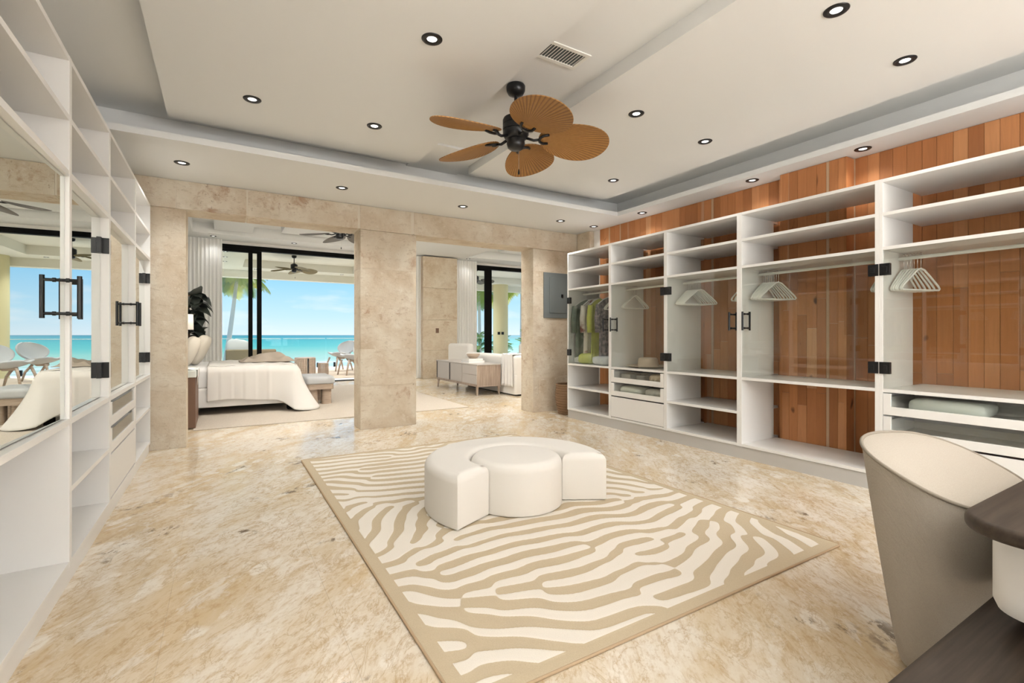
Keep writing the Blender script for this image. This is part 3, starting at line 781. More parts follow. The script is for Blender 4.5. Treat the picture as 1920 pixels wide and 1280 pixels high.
# drawer contents
o = G().blob((4.52, 3.97, .68), .16, .14, .055, .5, 22, 12, .02, 3).build('rolled_textile', cloth('leopard', [(.62, .54, .43), (.52, .42, .31), (.36, .27, .19)], 22), smooth=True)
tag(o, 'rolled beige patterned textile in the upper drawer below the hat', 'textile')
o = G().box(4.42, 4.66, 4.20, 4.34, .622, .70).build('storage_box', M['greycloth'], bevel=.006)
tag(o, 'grey fabric box in the upper drawer below the hat', 'box')
o = G().box(4.42, 4.62, 4.44, 4.60, .622, .705).build('storage_box', M['plinth'], bevel=.006)
tag(o, 'light grey box at the left of the upper drawer below the hat', 'box')
o = G().blob((4.53, 4.44, .503), .16, .19, .052, .5, 24, 12, .03, 9).build('plastic_bag', M['whitewrap'], smooth=True)
tag(o, 'white wrapped bundle at the left of the lower drawer below the hat', 'bag')
o = G().blob((4.52, 4.02, .503), .16, .17, .052, .5, 24, 12, .05, 12).build('plastic_bag', cloth('clear_bag', [(.40, .40, .38), (.60, .60, .57)], 14), smooth=True)
tag(o, 'grey see-through bag at the right of the lower drawer below the hat', 'bag')
o = G().blob((4.53, 1.345, .676), .15, .225, .056, .35, 28, 12, .018, 5).build('wrapped_bundle', M['whitewrap'], smooth=True)
tag(o, 'white paper-wrapped bundle in the open drawer behind the chair', 'bundle')

# ------------------------------------------------------------------ ceiling: downlights, vent, fan
dlp = None
def downlight(x, y, z, label, power=None, rot=0):
    global dlp
    r = thing('downlight', label, 'ceiling light', (x, y, z), 'recessed ceiling lights')
    if dlp is None:
        dlp = (G().lathe([(.031, .004), (.031, -.003), (.040, -.007), (.060, -.007), (.065, -.002), (.065, .002)], n=28, cap=False),
               G().lathe([(.0, -.0015), (.032, -.0015)], n=28, cap=False))
        downlight.me = [dlp[0].build('trim_ring', M['black'], r, smooth=True, local=True), dlp[1].build('lens', M['lens'], r, local=True)]
    else:
        for q in downlight.me:
            c = q.copy(); COL.objects.link(c); c.parent = r
    l = bpy.data.lights.new('lamp', 'SPOT'); l.energy = DOWN if power is None else power
    l.spot_size = math.radians(128); l.spot_blend = 1.0; l.shadow_soft_size = .05; l.color = (1, .985, .96)
    o = bpy.data.objects.new('lamp', l); COL.objects.link(o); o.parent = r; o.location = (0, 0, -.03)
    return r
for x, y, t in [(.208, 4.276, 'on the left ceiling panel, nearest the left wardrobes'), (1.124, 2.828, 'on the left ceiling panel, nearest the camera and left of the vent'),
                (1.157, 4.266, 'on the left ceiling panel, closest left of the fan'), (2.96, 2.903, 'on the right ceiling panel, closest right of the fan'),
                (3.945, 2.981, 'in the middle of the right ceiling panel edge'), (4.001, 4.296, 'in the far right corner of the ceiling panel'),
                (3.929, 1.408, 'on the right ceiling panel above the nearest wardrobe'), (2.989, 1.392, 'on the right ceiling panel at the top edge of the photo')]:
    downlight(x, y, ZP, 'black-ringed round downlight '+t)
for x, y, t in [(-.32, 5.554, 'in the soffit at the end of the left wardrobes'), (1.152, 5.579, 'in the soffit over the bedroom opening'),
                (2.641, 5.591, 'in the soffit over the living room opening'), (4.176, 5.572, 'in the soffit before the grey electrical panel')]:
    downlight(x, y, ZS, 'black-ringed round downlight '+t, 50)
for x, y, t in [(4.82, 5.60, 'in the stone wall corner over the cedar boards'), (4.84, 4.64, 'over the second wardrobe at the cedar wall'), (4.82, 3.06, 'over the third wardrobe left of the pilaster'), (4.84, 2.04, 'over the cedar wall right of the pilaster')]:
    downlight(x, y, ZS, 'black-ringed round downlight '+t, 9)
for x, y, z, t in [(1.0, 6.72, BZ, 'over the near side of the bed'), (2.6, 6.72, BZ, 'behind the middle stone pier'), (-.15, 12.6, BZ, 'before the sheer curtain left of the sliding door'), (1.5, 12.6, BZ, 'over the middle of the bedroom door'), (3.2, 12.6, BZ, 'over the right part of the bedroom door'),
                   (4.6, 9.6, BZ-.03, 'over the sideboard'), (4.6, 7.4, BZ-.03, 'just beyond the right stone opening'), (6.1, 12.55, BZ, 'before the living room curtain'), (8.0, 12.6, BZ, 'over the living room door')]:
    downlight(x, y, z, 'small recessed downlight '+t, 7 if 'curtain' in t else 20 if "bed" in t and "door" not in t else 40)
for i, (x, y) in enumerate([(.1, 14.9), (.1, 15.9), (.1, 16.9), (1.3, 13.9), (2.6, 13.9), (3.9, 13.9), (1.0, 18.4), (2.4, 18.4), (3.8, 18.4), (5.1, 15.2), (5.1, 17.0), (8.6, 13.9), (9.0, 18.4), (7.6, 18.4)]):
    downlight(x, y, TZ, 'small recessed downlight in the terrace roof, '+('left strip', 'door strip', 'sea-side strip', 'middle strip', 'living room side')[0 if i < 3 else 1 if i < 6 else 2 if i < 9 else 3 if i < 11 else 4]+', lamp '+('nearest the house', 'second from the house', 'nearest the sea', 'left', 'middle', 'right', 'left', 'middle', 'right', 'nearest the house', 'nearest the sea', 'before the door', 'before the column', 'left of the column')[i], 130)

v = thing('air_vent', 'white slatted air vent in the ceiling channel before the fan', 'vent', (2.02, 2.69, ZC))
vx0, vx1, vy0, vy1 = 1.83, 2.205, 2.585, 2.79
g = G(); zt = ZC-.008
g.box(vx0, vx1, vy0, vy0+.03, zt, ZC).box(vx0, vx1, vy1-.03, vy1, zt, ZC).box(vx0, vx0+.03, vy0+.03, vy1-.03, zt, ZC).box(vx1-.03, vx1, vy0+.03, vy1-.03, zt, ZC)
g.build('vent_frame', M['plastic'], v, bevel=.002)
G().box(vx0+.03, vx1-.03, vy0+.03, vy1-.03, ZC-.001, ZC+.0).build('vent_backing', M['panelgrey'], v)
for i in range(13):
    x = vx0+.042+i*.0243
    g = G(); g.add([(x-.006, vy0+.03, zt), (x-.003, vy0+.03, zt), (x+.008, vy0+.03, ZC-.001), (x+.005, vy0+.03, ZC-.001), (x-.006, vy1-.03, zt), (x-.003, vy1-.03, zt), (x+.008, vy1-.03, ZC-.001), (x+.005, vy1-.03, ZC-.001)],
                   [(0, 1, 2, 3), (7, 6, 5, 4), (0, 4, 5, 1), (1, 5, 6, 2), (2, 6, 7, 3), (3, 7, 4, 0)])
    g.build('slat', M['plastic'], v)

def fan(label, loc, drop, R, rot, blade_m, body_m, group='leaf-bladed ceiling fans', pitch=13, flip=None):
    r = thing('ceiling_fan', label, 'ceiling fan', loc, group)
    b = -drop
    G().lathe([(.0, -.001), (.068, -.002), (.074, -.012), (.072, -.045), (.058, -.072), (.022, -.085), (.0, -.085)], cap=False).build('canopy', body_m, r, smooth=True, local=True)
    G().lathe([(.013, -.08), (.013, b+.23)], n=14).build('downrod', body_m, r, smooth=40, local=True)
    G().lathe([(.0, b+.245), (.03, b+.24), (.06, b+.215), (.095, b+.20), (.102, b+.185), (.102, b+.155), (.097, b+.15), (.102, b+.145), (.102, b+.11), (.097, b+.105), (.102, b+.10), (.10, b+.07), (.085, b+.045), (.07, b+.035), (.0, b+.035)], cap=False).build('motor_housing', body_m, r, smooth=40, local=True)
    G().lathe([(.0, b+.04), (.068, b+.035), (.072, b+.0), (.062, b-.03), (.045, b-.042), (.0, b-.044)], cap=False).build('switch_cup', body_m, r, smooth=40, local=True)
    NR = 46; NS = 12
    w = .215; L = R-.20; cxb = .18+L/2
    for k in range(5):
        a = rot+2*PI*k/5
        bl = put('blade', parent=r); bl.location = (0, 0, b+.06)
        vs, fs, gr = [], [], []
        for layer in (0, 1):
            for j in range(NS+1):
                t = j/NS
                for i in range(NR*2+1):
                    ph = PI*(i/(NR*2)) if False else 2*PI*i/(NR*2)
                    # outline of a broad leaf, seen from its root
                    ex = cxb+L/2*math.cos(ph)
                    ey = w*math.sin(ph)*(1+.10*math.cos(ph))
                    x0_, y0_ = .20, 0
                    x = x0_+(ex-x0_)*t; yv = y0_+(ey-y0_)*t
                    groove = (i % 2)
                    z = -.02*(x-.18)/.5*2.2 - .35*yv*yv + (.0028*groove*min(1, t*1.5)*min(1, (1-t)*6+.15)) - .006*layer
                    vs.append((x, yv, z)); gr.append(float(groove)*(1 if t > .05 else 0))
        n1 = NR*2+1; base = (NS+1)*n1
        for layer in (0, 1):
            for j in range(NS):
                for i in range(n1-1):
                    q = [layer*base+j*n1+i, layer*base+j*n1+i+1, layer*base+(j+1)*n1+i+1, layer*base+(j+1)*n1+i]
                    fs.append(tuple(q if layer == 0 else q[::-1]))
        for i in range(n1-1):
            fs.append((NS*n1+i, NS*n1+i+1, base+NS*n1+i+1, base+NS*n1+i))
        # pitch, then turn about the hub
        Rm = Matrix.Rotation(a, 4, 'Z') @ Matrix.Rotation(math.radians(pitch), 4, 'X')
        g = G(); g.v = [tuple(Rm @ Vector(p)) for p in vs]; g.f = fs; g.at['groove'] = gr
        bl_o = g.build('leaf', blade_m, bl, local=True)
        h = G()
        tr = lambda p: tuple(Rm @ Vector(p))
        h.tube([tr((.085, 0, -.012)), tr((.14, 0, -.030)), tr((.185, 0, -.022))], .011, 8)
        h.tube([tr((.255, .052, -.016)), tr((.215, .047, -.022)), tr((.187, .022, -.024)), tr((.182, 0, -.024)), tr((.187, -.022, -.024)), tr((.215, -.047, -.022)), tr((.255, -.052, -.016))], .0105, 8)
        h.build('blade_arm', body_m, bl, smooth=True, local=True)
    G().tube([(.028, 0, b-.042), (.028, 0, b-.19)], .0013, 6).build('pull_chain', M['steel'], r, local=True)
    G().lathe([(.0, b-.188), (.004, b-.19), (.0085, b-.215), (.007, b-.228), (.0, b-.231)], (.028, 0, 0), 12, cap=False).build('pull_knob', body_m, r, smooth=True, local=True)
    return r
fan('black ceiling fan with brown woven leaf blades above the rug', (1.965, 3.2, ZC), .46, .75, math.radians(-27), M['blade'], M['black'], pitch=-15)

# ------------------------------------------------------------------ small wall fittings, basket
p = thing('electrical_panel', 'grey metal electrical panel on the right stone pier', 'electrical panel', (4.54, YW, 1.83))
G().box(4.325, 4.80, YW-.018, YW-.001, 1.47, 2.185).build('panel_frame', M['panelgrey'], p, bevel=.004)
G().box(4.43, 4.765, YW-.024, YW-.018, 1.55, 2.115).build('panel_door', M['panelgrey'], p, bevel=.002)
G().box(4.655, 4.695, YW-.034, YW-.024, 1.80, 1.85).build('latch', M['black'], p, bevel=.003)
for x in (4.36, 4.78):
    for z in (1.53, 2.12): G().lathe([(.0, 0), (.007, 0)], n=10, cap=False).add([], []).build('screw', M['steel'], p) if False else None
o = G().box(4.225, 4.385, YW-.010, YW-.001, .30, .495).build('access_plate', M['stone'], bevel=.002)
tag(o, 'square stone access plate low on the right stone pier', 'wall plate')
bk = thing('wicker_basket', 'brown wicker basket on the floor left of the cedar wardrobes', 'basket', (4.56, 5.86, 0))
def bas(u, v):
    a = 2*PI*u; r_ = .165+.045*math.sin(PI*min(1, v*1.05)*.75)+.006*math.sin(v*70)+.003*math.sin(a*26+ (PI if int(v*22) % 2 else 0))
    return (4.56+r_*math.cos(a), 5.86+r_*math.sin(a), .012+v*.43)
G().sheet(bas, 78, 44).build('woven_wall', M['wicker'], bk, smooth=True, solid=.008)
G().tube([(4.56+.20*math.cos(2*PI*i/36), 5.86+.20*math.sin(2*PI*i/36), .447) for i in range(36)], .013, 8, closed=True).build('rim', M['wicker'], bk, smooth=True)
G().lathe([(.0, .005), (.17, .005), (.172, .03), (.0, .03)], (4.56, 5.86, 0), 30, cap=False).build('base', M['wicker'], bk)

# ------------------------------------------------------------------ desk and tub chair in the near right corner
d = thing('desk', 'desk with dark rounded top and white drawer box at the right edge', 'desk', (2.2, 0, 0))
G().prism(rrect(1.545, 3.1, -.5, .467, .13, 10), .714, .752, .014, 4, .014).build('desk_top', M['darkwood'], d, smooth=40)
G().prism(rrect(1.665, 3.05, -.4, .435, .09, 10), .49, .713, .004, 2, .03).build('drawer_box', M['lacquer'], d, smooth=40)
G().prism(rrect(1.1, 3.1, -.5, .484, .03, 4), .392, .434, .004, 2).build('lower_shelf', M['darkwood'], d, smooth=40)
G().box(1.75, 2.95, -.35, .36, .434, .489).build('spacer', M['blacksoft'], d)
for x in (1.2, 2.9): G().box(x, x+.05, -.4, .40, 0, .392).build('leg', M['darkwood'], d)

def tub_chair():
    r = thing('tub_chair', 'taupe woven tub chair with piped edges beside the dark desk', 'chair', (2.16, .72, 0))
    ex = 2.5; K = 120
    def outl(t, off=0):
        cx = 2.42-.07*t; cy = .68+.02*t; ax = .36+.09*t; by = .145+.055*t
        P = []
        for i in range(K):
            a = 2*PI*i/K
            c, s2 = math.cos(a), math.sin(a)
            P.append((cx+(ax-off)*math.copysign(abs(c)**(2/ex), c), cy+(by-off)*math.copysign(abs(s2)**(2/ex), s2)))
        return P
    def rim(x, y): return .70-.09*(x-2.35)+.50*(y-.7)
    cx, cy = 2.42, .69
    g = G(); L = 14
    for j in range(L+1):
        t = j/L
        for x, y in outl(t**.9):
            zr = rim(x, y); g.v.append((x, y, .03+(zr-.03)*t))
    for j in range(L):
        for i in range(K): g.f.append((j*K+i, j*K+(i+1) % K, (j+1)*K+(i+1) % K, (j+1)*K+i))
    g.f.append(tuple(range(K))[::-1])
    g.build('outer_shell', M['upholstery'], r, smooth=60)
    top = outl(1.0); 
    g = G(); LL = [(0, 0), (.01, .004), (.05, .012), (.10, .012), (.15, .008), (.19, .006)]
    for off, dz in LL:
        for x, y in outl(1.0, off): g.v.append((x, y, rim(x, y)+dz))
    for j in range(len(LL)-1):
        for i in range(K): g.f.append((j*K+i, j*K+(i+1) % K, (j+1)*K+(i+1) % K, (j+1)*K+i))
    g.f.append(tuple((len(LL)-1)*K+i for i in range(K)))
    g.build('inner_back', M['upholstery'], r, smooth=True)
    G().tube([(x, y, rim(x, y)+.002) for x, y in top], .006, 8, closed=True).build('piping', M['pipe'], r, smooth=True)
    G().lathe([(.0, 0), (.12, 0), (.12, .03), (.0, .03)], (cx, cy, 0), 30, cap=False).build('swivel_base', M['blacksoft'], r)
tub_chair()

# ------------------------------------------------------------------ bedroom
o = G().prism(rrect(-.30, 3.52, 7.22, 11.9, .01, 2), .001, .012, .003, 2).build('bedroom_rug', cloth('rug_greige', [(.50, .44, .37), (.58, .51, .43)], 60), smooth=40)
tag(o, 'plain beige rug under the white bed', 'rug')
RT = .012
bed = thing('bed', 'white upholstered bed seen through the left stone opening', 'bed', (0, 9.4, RT))
G().prism(rrect(-1.06, 1.06, 8.42, 10.46, .05, 5), .125, .41, .03, 4, .02).build('bed_base', M['linen'], bed, smooth=40)
G().prism(rrect(-1.04, 1.04, 8.44, 10.44, .08, 6), .41, .715, .07, 5, .03).build('mattress', M['sheet'], bed, smooth=40)
G().box(-1.19, -1.06, 8.3, 10.6, .1, 1.25).build('headboard', M['linen'], bed, bevel=.03)
for x in (-.95, .96):
    for y in (8.55, 10.35): G().box(x-.05, x+.05, y-.05, y+.05, RT, .125).build('leg', M['blacksoft'], bed, bevel=.008)
# cream coverlet with pleats, falling over the near side and the foot
def hang(u, t):
    """u runs along the near side, round the corner and along the foot; t from the top edge down"""
    L1, RC, L2 = 1.16, .10, 1.9
    s_ = u*(L1+RC*PI/2+L2)
    if s_ < L1: px, py, nx_, ny_ = -.18+s_, 8.43, 0, -1
    elif s_ < L1+RC*PI/2:
        a = (s_-L1)/RC; px, py, nx_, ny_ = -.18+L1+RC*math.sin(a), 8.53-RC*math.cos(a), math.sin(a), -math.cos(a)
    else: px, py, nx_, ny_ = -.18+L1+RC, 8.53+s_-L1-RC*PI/2, 1, 0
    c = math.exp(-((s_-(L1+RC*.8))/.21)**2)
    low = (.205 if s_ < L1+.1 else .26)*(1-c)+RT*c+.02*math.sin(s_*6)*(1-c)
    step = (int(s_*6.2) % 2)*.010 if s_ < .85 else 0
    out = .016+.02*t+step*min(1, t*4)+.008*math.sin(s_*17)*t+c*.30*t**1.6
    rnd = .05*(1-min(1, t*8))
    z = .728-.02*(1-math.cos(min(1, t*6)*PI/2))-(.708-low-.006)*t
    return (px+nx_*(out-rnd), py+ny_*(out-rnd), max(RT+.006, z))
g = G(); g.sheet(hang, 170, 26)
g.sheet(lambda u, v: (-.18+1.21*u, 8.47+1.95*v, .729+.005*math.sin(u*31)+.004*math.sin(v*23+u*9)), 40, 30)
o = g.build('coverlet', M['throw'], smooth=60, solid=.006)
tag(o, 'cream coverlet with pressed pleats draped over the bed and its foot', 'coverlet')
# crumpled grey throw on the bed
def crum(u, v):
    x = .28+.85*u; y = 9.2+.75*v
    b = math.exp(-((u-.55)**2/.035+(v-.4)**2/.05))*.13
    e = min(1, 8*min(u, 1-u, v, 1-v))
    return (x+.02*math.sin(v*21), y+.03*math.sin(u*15), .745+e*(b+.022*math.sin(17*u+5*v)+.018*math.sin(23*v-9*u)+.047))
o = G().sheet(crum, 60, 50).build('knit_throw', M['beigethrow'], smooth=True, solid=.006)
tag(o, 'crumpled grey-beige throw lying on the white bed', 'throw')
def pillow(name, label, c, sx_, sy_, sz, ry, rz_, m):
    o = G().blob((0, 0, 0), sx_, sy_, sz, .62, 26, 14, .012, len(label)).build(name, m, smooth=True, local=True)
    o.location = c; o.rotation_euler = (0, ry, rz_)
    tag(o, label, 'pillow')
pillow('pillow', 'textured cream pillow nearest the nightstand on the bed', (-.42, 8.78, .95), .10, .27, .24, .42, .1, M['pillowcream'])
pillow('pillow', 'smooth cream pillow behind the textured pillow on the bed', (-.30, 9.35, .96), .10, .27, .25, .42, -.1, M['pillowcream'])
ns = thing('nightstand', 'brown wooden nightstand with a white cloth top beside the left stone pier', 'nightstand', (-.62, 7.85, 0))
G().box(-1.0, -.28, 7.36, 8.26, .012, .66).build('cabinet_body', M['brownwood'], ns, bevel=.004)
G().box(-1.01, -.272, 7.35, 8.27, .66, .745).build('stone_top', M['whitewrap'], ns, bevel=.006)
o = G().sheet(lambda u, v: (-.60+.345*u, 7.48+.55*v, .752+.004*math.sin(u*20)) if u < .97 else (-.262, 7.48+.55*v+.0, .752-.20*(u-.97)/.03*(1-.6*v)), 34, 16).build('table_runner', M['sheet'], smooth=60, solid=.004)
tag(o, 'white cloth hanging over the nightstand edge', 'cloth')
lp = thing('table_lamp', 'table lamp with cream drum shade on the nightstand', 'lamp', (-.50, 8.0, .745))
G().lathe([(.0, 0), (.09, 0), (.09, .02), (.03, .03), (.05, .12), (.055, .25), (.03, .36), (.012, .42), (.012, .50)], n=28).build('base', M['cream'], lp, smooth=40, local=True)
G().lathe([(.172, .53), (.168, .74)], n=40, cap=False).build('shade', M['shade'], lp, smooth=True, solid=.003, local=True)
# fiddle-leaf plant
pl = thing('fiddle_leaf_fig', 'dark-leaved fiddle leaf fig behind the bed against the curtain', 'plant', (-.55, 11.6, 0))
G().lathe([(.0, 0), (.17, 0), (.21, .38), (.19, .40), (.18, .34), (.0, .34)], (-.55, 11.6, 0), 28, cap=False).build('pot', M['concrete'], pl, smooth=40)
G().tube([(-.55, 11.6, .3), (-.53, 11.6, .9), (-.57, 11.6, 1.5), (-.55, 11.6, 2.0)], .02, 8).build('stem', M['brownwood'], pl, smooth=True)
rz = random.Random(5)
def leafmesh(L, Wd):
    g = G()
    def f(u, v):
        t = u; w = Wd*(math.sin(PI*min(1, t**.8))**.7*(.55+.45*math.sin(PI*(t*.9+.15))))
        y = (v-.5)*2*w
        return (L*t, y, .25*L*math.sin(t*2.2)-.5*L*t*t*.6+.35*abs(y)+.010*math.sin(t*24)*abs(v-.5))
    return g.sheet(f, 12, 6)
lm = leafmesh(.36, .17)
lo = None
for i in range(46):
    z = 1.05+1.0*i/46+rz.uniform(-.03, .03); a = i*2.4+rz.uniform(-.3, .3)
    if lo is None:
        q = lm.build('leaf', M['leafdark'], pl, smooth=True, local=True); lo = q
    else:
        q = lo.copy(); COL.objects.link(q)
    q.location = (rz.uniform(-.02, .02), rz.uniform(-.02, .02), z); q.rotation_euler = (rz.uniform(-.6, .6), rz.uniform(-.1, 1.0), a)
    s_ = rz.uniform(.8, 1.25); q.scale = (s_, s_, s_)
# curtains
def curtain(name, label, x0, x1, y, z1, folds, amp=.022, y1=None):
    def f(u, v):
        ph = u*folds*2*PI
        return (x0+(x1-x0)*u+.012*math.sin(ph*2), y+((y1-y)*u if y1 else 0)+amp*math.sin(ph)*(.75+.25*v)+.008*math.sin(ph*2.7+v*2), .015+(z1-.015)*v)
    g = G(); g.sheet(f, int(folds*14), 8)
    o = g.build(name, M['sheer'], smooth=True)
    tag(o, label, 'curtain')
curtain('curtain', 'white sheer curtain left of the bedroom sliding door', -1.1, .02, 12.82, 3.38, 15)
curtain('curtain', 'white curtain edge left of the stone wall piece', 4.50, 4.77, 12.72, 3.38, 3)
curtain('curtain', 'white curtain between the stone wall piece and the living room door', 5.62, 6.50, 12.80, 3.38, 11)
o = G().box(5.10, 5.19, 12.538, 12.549, 1.26, 1.39).build('light_switch', M['brownwood'], bevel=.003)
tag(o, 'brown light switch plate on the stone wall piece', 'switch')
bn = thing('bench', 'grey cushioned bench with oak base at the foot of the bed', 'bench', (1.52, 9.15, RT))
G().prism(rrect(1.22, 1.70, 8.74, 9.60, .07, 6), .36, .49, .05, 5, .03).build('cushion', M['greycushion'], bn, smooth=40)
G().prism(rrect(1.24, 1.68, 8.76, 9.58, .05, 5), .27, .362).build('oak_frame', M['oak'], bn, smooth=40)
for x in (1.27, 1.49):
    for y in (8.80, 9.36): G().prism(rrect(x, x+.16, y, y+.18, .05, 4), RT, .27).build('leg', M['oak'], bn, smooth=40)
fan('grey-bladed ceiling fan in the bedroom beyond the left opening', (1.9, 9.4, 3.62), .58, .72, math.radians(20), M['bladegrey'], M['black'], pitch=-15)

# ------------------------------------------------------------------ living room
sb = thing('sideboard', 'low washed-oak sideboard in front of the white sofa back', 'sideboard', (4.58, 9.52, 0))
G().box(4.315, 4.85, 8.48, 10.56, .21, .60).build('cabinet_body', M['greyoak'], sb, bevel=.004)
G().box(4.305, 4.855, 8.47, 10.57, .60, .622).build('top', M['greige'], sb, bevel=.002)
for y0, y1 in ((9.83, 10.52), (9.17, 9.79)):
    q = G().box(4.304, 4.315, y0, y1, .225, .595).build('door', M['greige'], sb, bevel=.002)
    G().box(4.298, 4.306, y1-.03, y1, .225, .595).build('door_pull', M['blacksoft'], q)
for z0, z1 in ((.225, .405), (.412, .595)): G().box(4.304, 4.315, 8.49, 9.15, z0, z1).build('drawer', M['greige'], sb, bevel=.002)
G().box(4.315, 4.85, 8.48, 10.56, .175, .21).build('leg_rail', M['greyoak'], sb)
for x in (4.34, 4.82):
    for y in (8.53, 10.50):
        G().tube([(x, y, .19), (x+(.01 if x > 4.6 else -.01), y+(.02 if y > 9 else -.02), .0)], .03, 8, taper=[1, .55]).build('leg', M['greyoak'], sb, smooth=40)
o = thing('book', 'lower white book of the stack on the sideboard', 'book', (4.56, 9.12, .622)); 
G().box(4.38, 4.74, 8.98, 9.36, .6225, .667).build('pages', M['sheet'], o); G().box(4.375, 4.745, 8.975, 9.365, .622, .6245).box(4.375, 4.745, 8.975, 9.365, .667, .670).box(4.74, 4.745, 8.975, 9.365, .622, .67).build('cover', M['cream'], o)
o = thing('book', 'upper white book under the stone bowl on the sideboard', 'book', (4.57, 9.14, .67))
G().box(4.40, 4.72, 9.02, 9.34, .6715, .705).build('pages', M['sheet'], o); G().box(4.395, 4.725, 9.015, 9.345, .6702, .672).box(4.395, 4.725, 9.015, 9.345, .705, .708).box(4.72, 4.725, 9.015, 9.345, .67, .708).build('cover', M['cream'], o)
o = G().lathe([(.0, .0), (.07, .0), (.12, .045), (.145, .095), (.14, .098), (.11, .055), (.06, .015), (.0, .012)], (4.57, 9.17, .7085), 32, cap=False).build('bowl', M['oak'], smooth=True)
tag(o, 'shallow brown-grey stone bowl on top of the two books', 'bowl')
sf = thing('sofa', 'white slipcovered sofa behind the sideboard', 'sofa', (5.4, 9.2, 0))
G().prism(rrect(4.93, 5.95, 8.06, 10.35, .05, 5), .03, .42, .03, 4).build('base', M['linen'], sf, smooth=40)
G().prism(rrect(4.93, 5.20, 8.06, 10.35, .08, 6), .40, .80, .07, 5).build('backrest', M['linen'], sf, smooth=40)
G().prism(rrect(5.15, 5.95, 8.06, 8.30, .08, 6), .40, .64, .07, 5).build('armrest', M['linen'], sf, smooth=40)
G().prism(rrect(5.15, 5.95, 10.11, 10.35, .08, 6), .40, .64, .07, 5).build('armrest', M['linen'], sf, smooth=40)
for y0, y1 in ((8.31, 9.19), (9.21, 10.1)): G().prism(rrect(5.18, 5.93, y0, y1, .08, 5), .42, .56, .05, 4, .03).build('seat_cushion', M['linen'], sf, smooth=40)
G().box(5.0, 5.9, 8.1, 10.3, 0, .03).build('plinth', M['blacksoft'], sf)
def drape(u, v):
    y = 8.12+.42*u
    if v < .5: t = 1-v/.5; return (4.905-.012*math.sin(u*22)*t-.02*t, y-.05*t*(1-u), .815-.63*t)
    t = (v-.5)/.5; return (4.91+.34*t, y, .815+.01*math.sin(u*15))
o = G().sheet(drape, 40, 26).build('sofa_throw', M['sheet'], smooth=60, solid=.006)
tag(o, 'white throw hanging over the near end of the sofa back', 'throw')
def armchair(label, c, rot, m=None):
    m = m or M['linen']; r = thing('armchair', label, 'armchair', (c[0], c[1], 0))
    G().prism(rrect(-.42, .42, -.42, .42, .08, 5), .06, .42, .04, 4).build('seat', m, r, smooth=40, local=True)
    G().prism(rrect(-.42, .42, .22, .44, .09, 5), .38, .98, .08, 5).build('backrest', m, r, smooth=40, local=True)
    for x in (-.42, .26): G().prism(rrect(x, x+.16, -.40, .40, .07, 5), .38, .62, .06, 5).build('armrest', m, r, smooth=40, local=True)
    for x in (-.34, .34):
        for y in (-.34, .34): G().box(x-.03, x+.03, y-.03, y+.03, 0, .06).build('leg', M['oak'], r, local=True)
    r.rotation_euler = (0, 0, rot)
armchair('white armchair beyond the sofa before the living room door', (6.55, 10.2), -1.2)
armchair('white armchair by the curtain behind the bowl', (5.75, 11.75), 1.9)

# ------------------------------------------------------------------ terrace
tf = G().box(-6, 16, 13.3, 19.4, -.3, -.004).build('terrace_floor', M['concrete'], **ST)
tcl = G(); TZ = 3.42
tcl.box(-6, 16, 13.3, 14.4, TZ, 3.9).box(-6, 16, 18.0, 19.2, TZ, 3.9).box(-6, .6, 14.4, 18.0, TZ, 3.9).box(4.1, 6.2, 14.4, 18.0, TZ, 3.9).box(11.6, 16, 14.4, 18.0, TZ, 3.9).box(-6, 16, 13.3, 19.2, 3.68, 3.95)
tcl.box(-6, 16, 18.85, 19.2, 3.17, TZ)
tce = tcl.build('terrace_ceiling', M['terraceceil'], **ST)
for cx_ in (10.6, 4.95, -3.5):
    G().lathe([(.33, -.004), (.33, 3.42)], (cx_, 18.55, 0), 40).build('terrace_column', M['creamwall'], smooth=40, **ST)
G().box(-6.2, -5.9, 13.2, 19.4, 0, 3.9).build('wall_terrace', M['creamwall'], **ST)
for i, x in enumerate((10.33, 10.52)):
    o = G().box(x-.06, x+.06, 18.215, 18.235, 1.22, 1.34).build('switch_plate', M['blacksoft'], bevel=.003)
    tag(o, ('left' if i == 0 else 'right')+' black switch plate on the cream terrace column', 'switch')
rl = thing('glass_railing', 'clear glass railing along the terrace edge', 'railing', (5, 19.25, 0))
for i in range(14):
    x = -5.6+1.5*i
    G().box(x+.02, x+1.46, 19.24, 19.252, .06, 1.07).build('glass_panel', M['railglass'], rl)
    for q in (.3, 1.2): G().box(x+q-.03, x+q+.03, 19.2, 19.29, -.004, .17).build('post', M['blacksoft'], rl, bevel=.004)
    G().box(x+.02, x+1.46, 19.236, 19.256, 1.068, 1.082).build('top_edge', M['plastic'], rl)
o = G().prism(rrect(1.5, 6.2, 14.05, 18.2, .02, 2), -.003, .010).build('terrace_rug', M['jute'])
tag(o, 'flat beige rug on the terrace under the shell chairs', 'rug')
def drum(label, c, r_, h, slats):
    r = thing('drum_table', label, 'side table', (c[0], c[1], .010))
    G().lathe([(.0, h-.03), (r_*1.02, h-.03), (r_*1.02, h), (.0, h)], n=36, cap=False).build('top', M['oak'], r, smooth=40, local=True)
    G().lathe([(.0, 0), (r_, 0), (r_, .03), (.0, .03)], n=36, cap=False).build('base', M['oak'], r, smooth=40, local=True)
    for i in range(slats):
        a = 2*PI*i/slats
        if slats > 30 and i in (28, 33): continue
        G().tube([(r_*.96*math.cos(a), r_*.96*math.sin(a), .03), (r_*.96*math.cos(a), r_*.96*math.sin(a), h-.03)], r_*.082, 6).build('slat', M['oak'], r, local=True)
drum('larger slatted oak drum table on the terrace behind the bench', (2.13, 15.4), .28, .53, 36)
drum('smaller slatted oak drum table right of the larger drum table', (2.62, 15.3), .15, .36, 24)
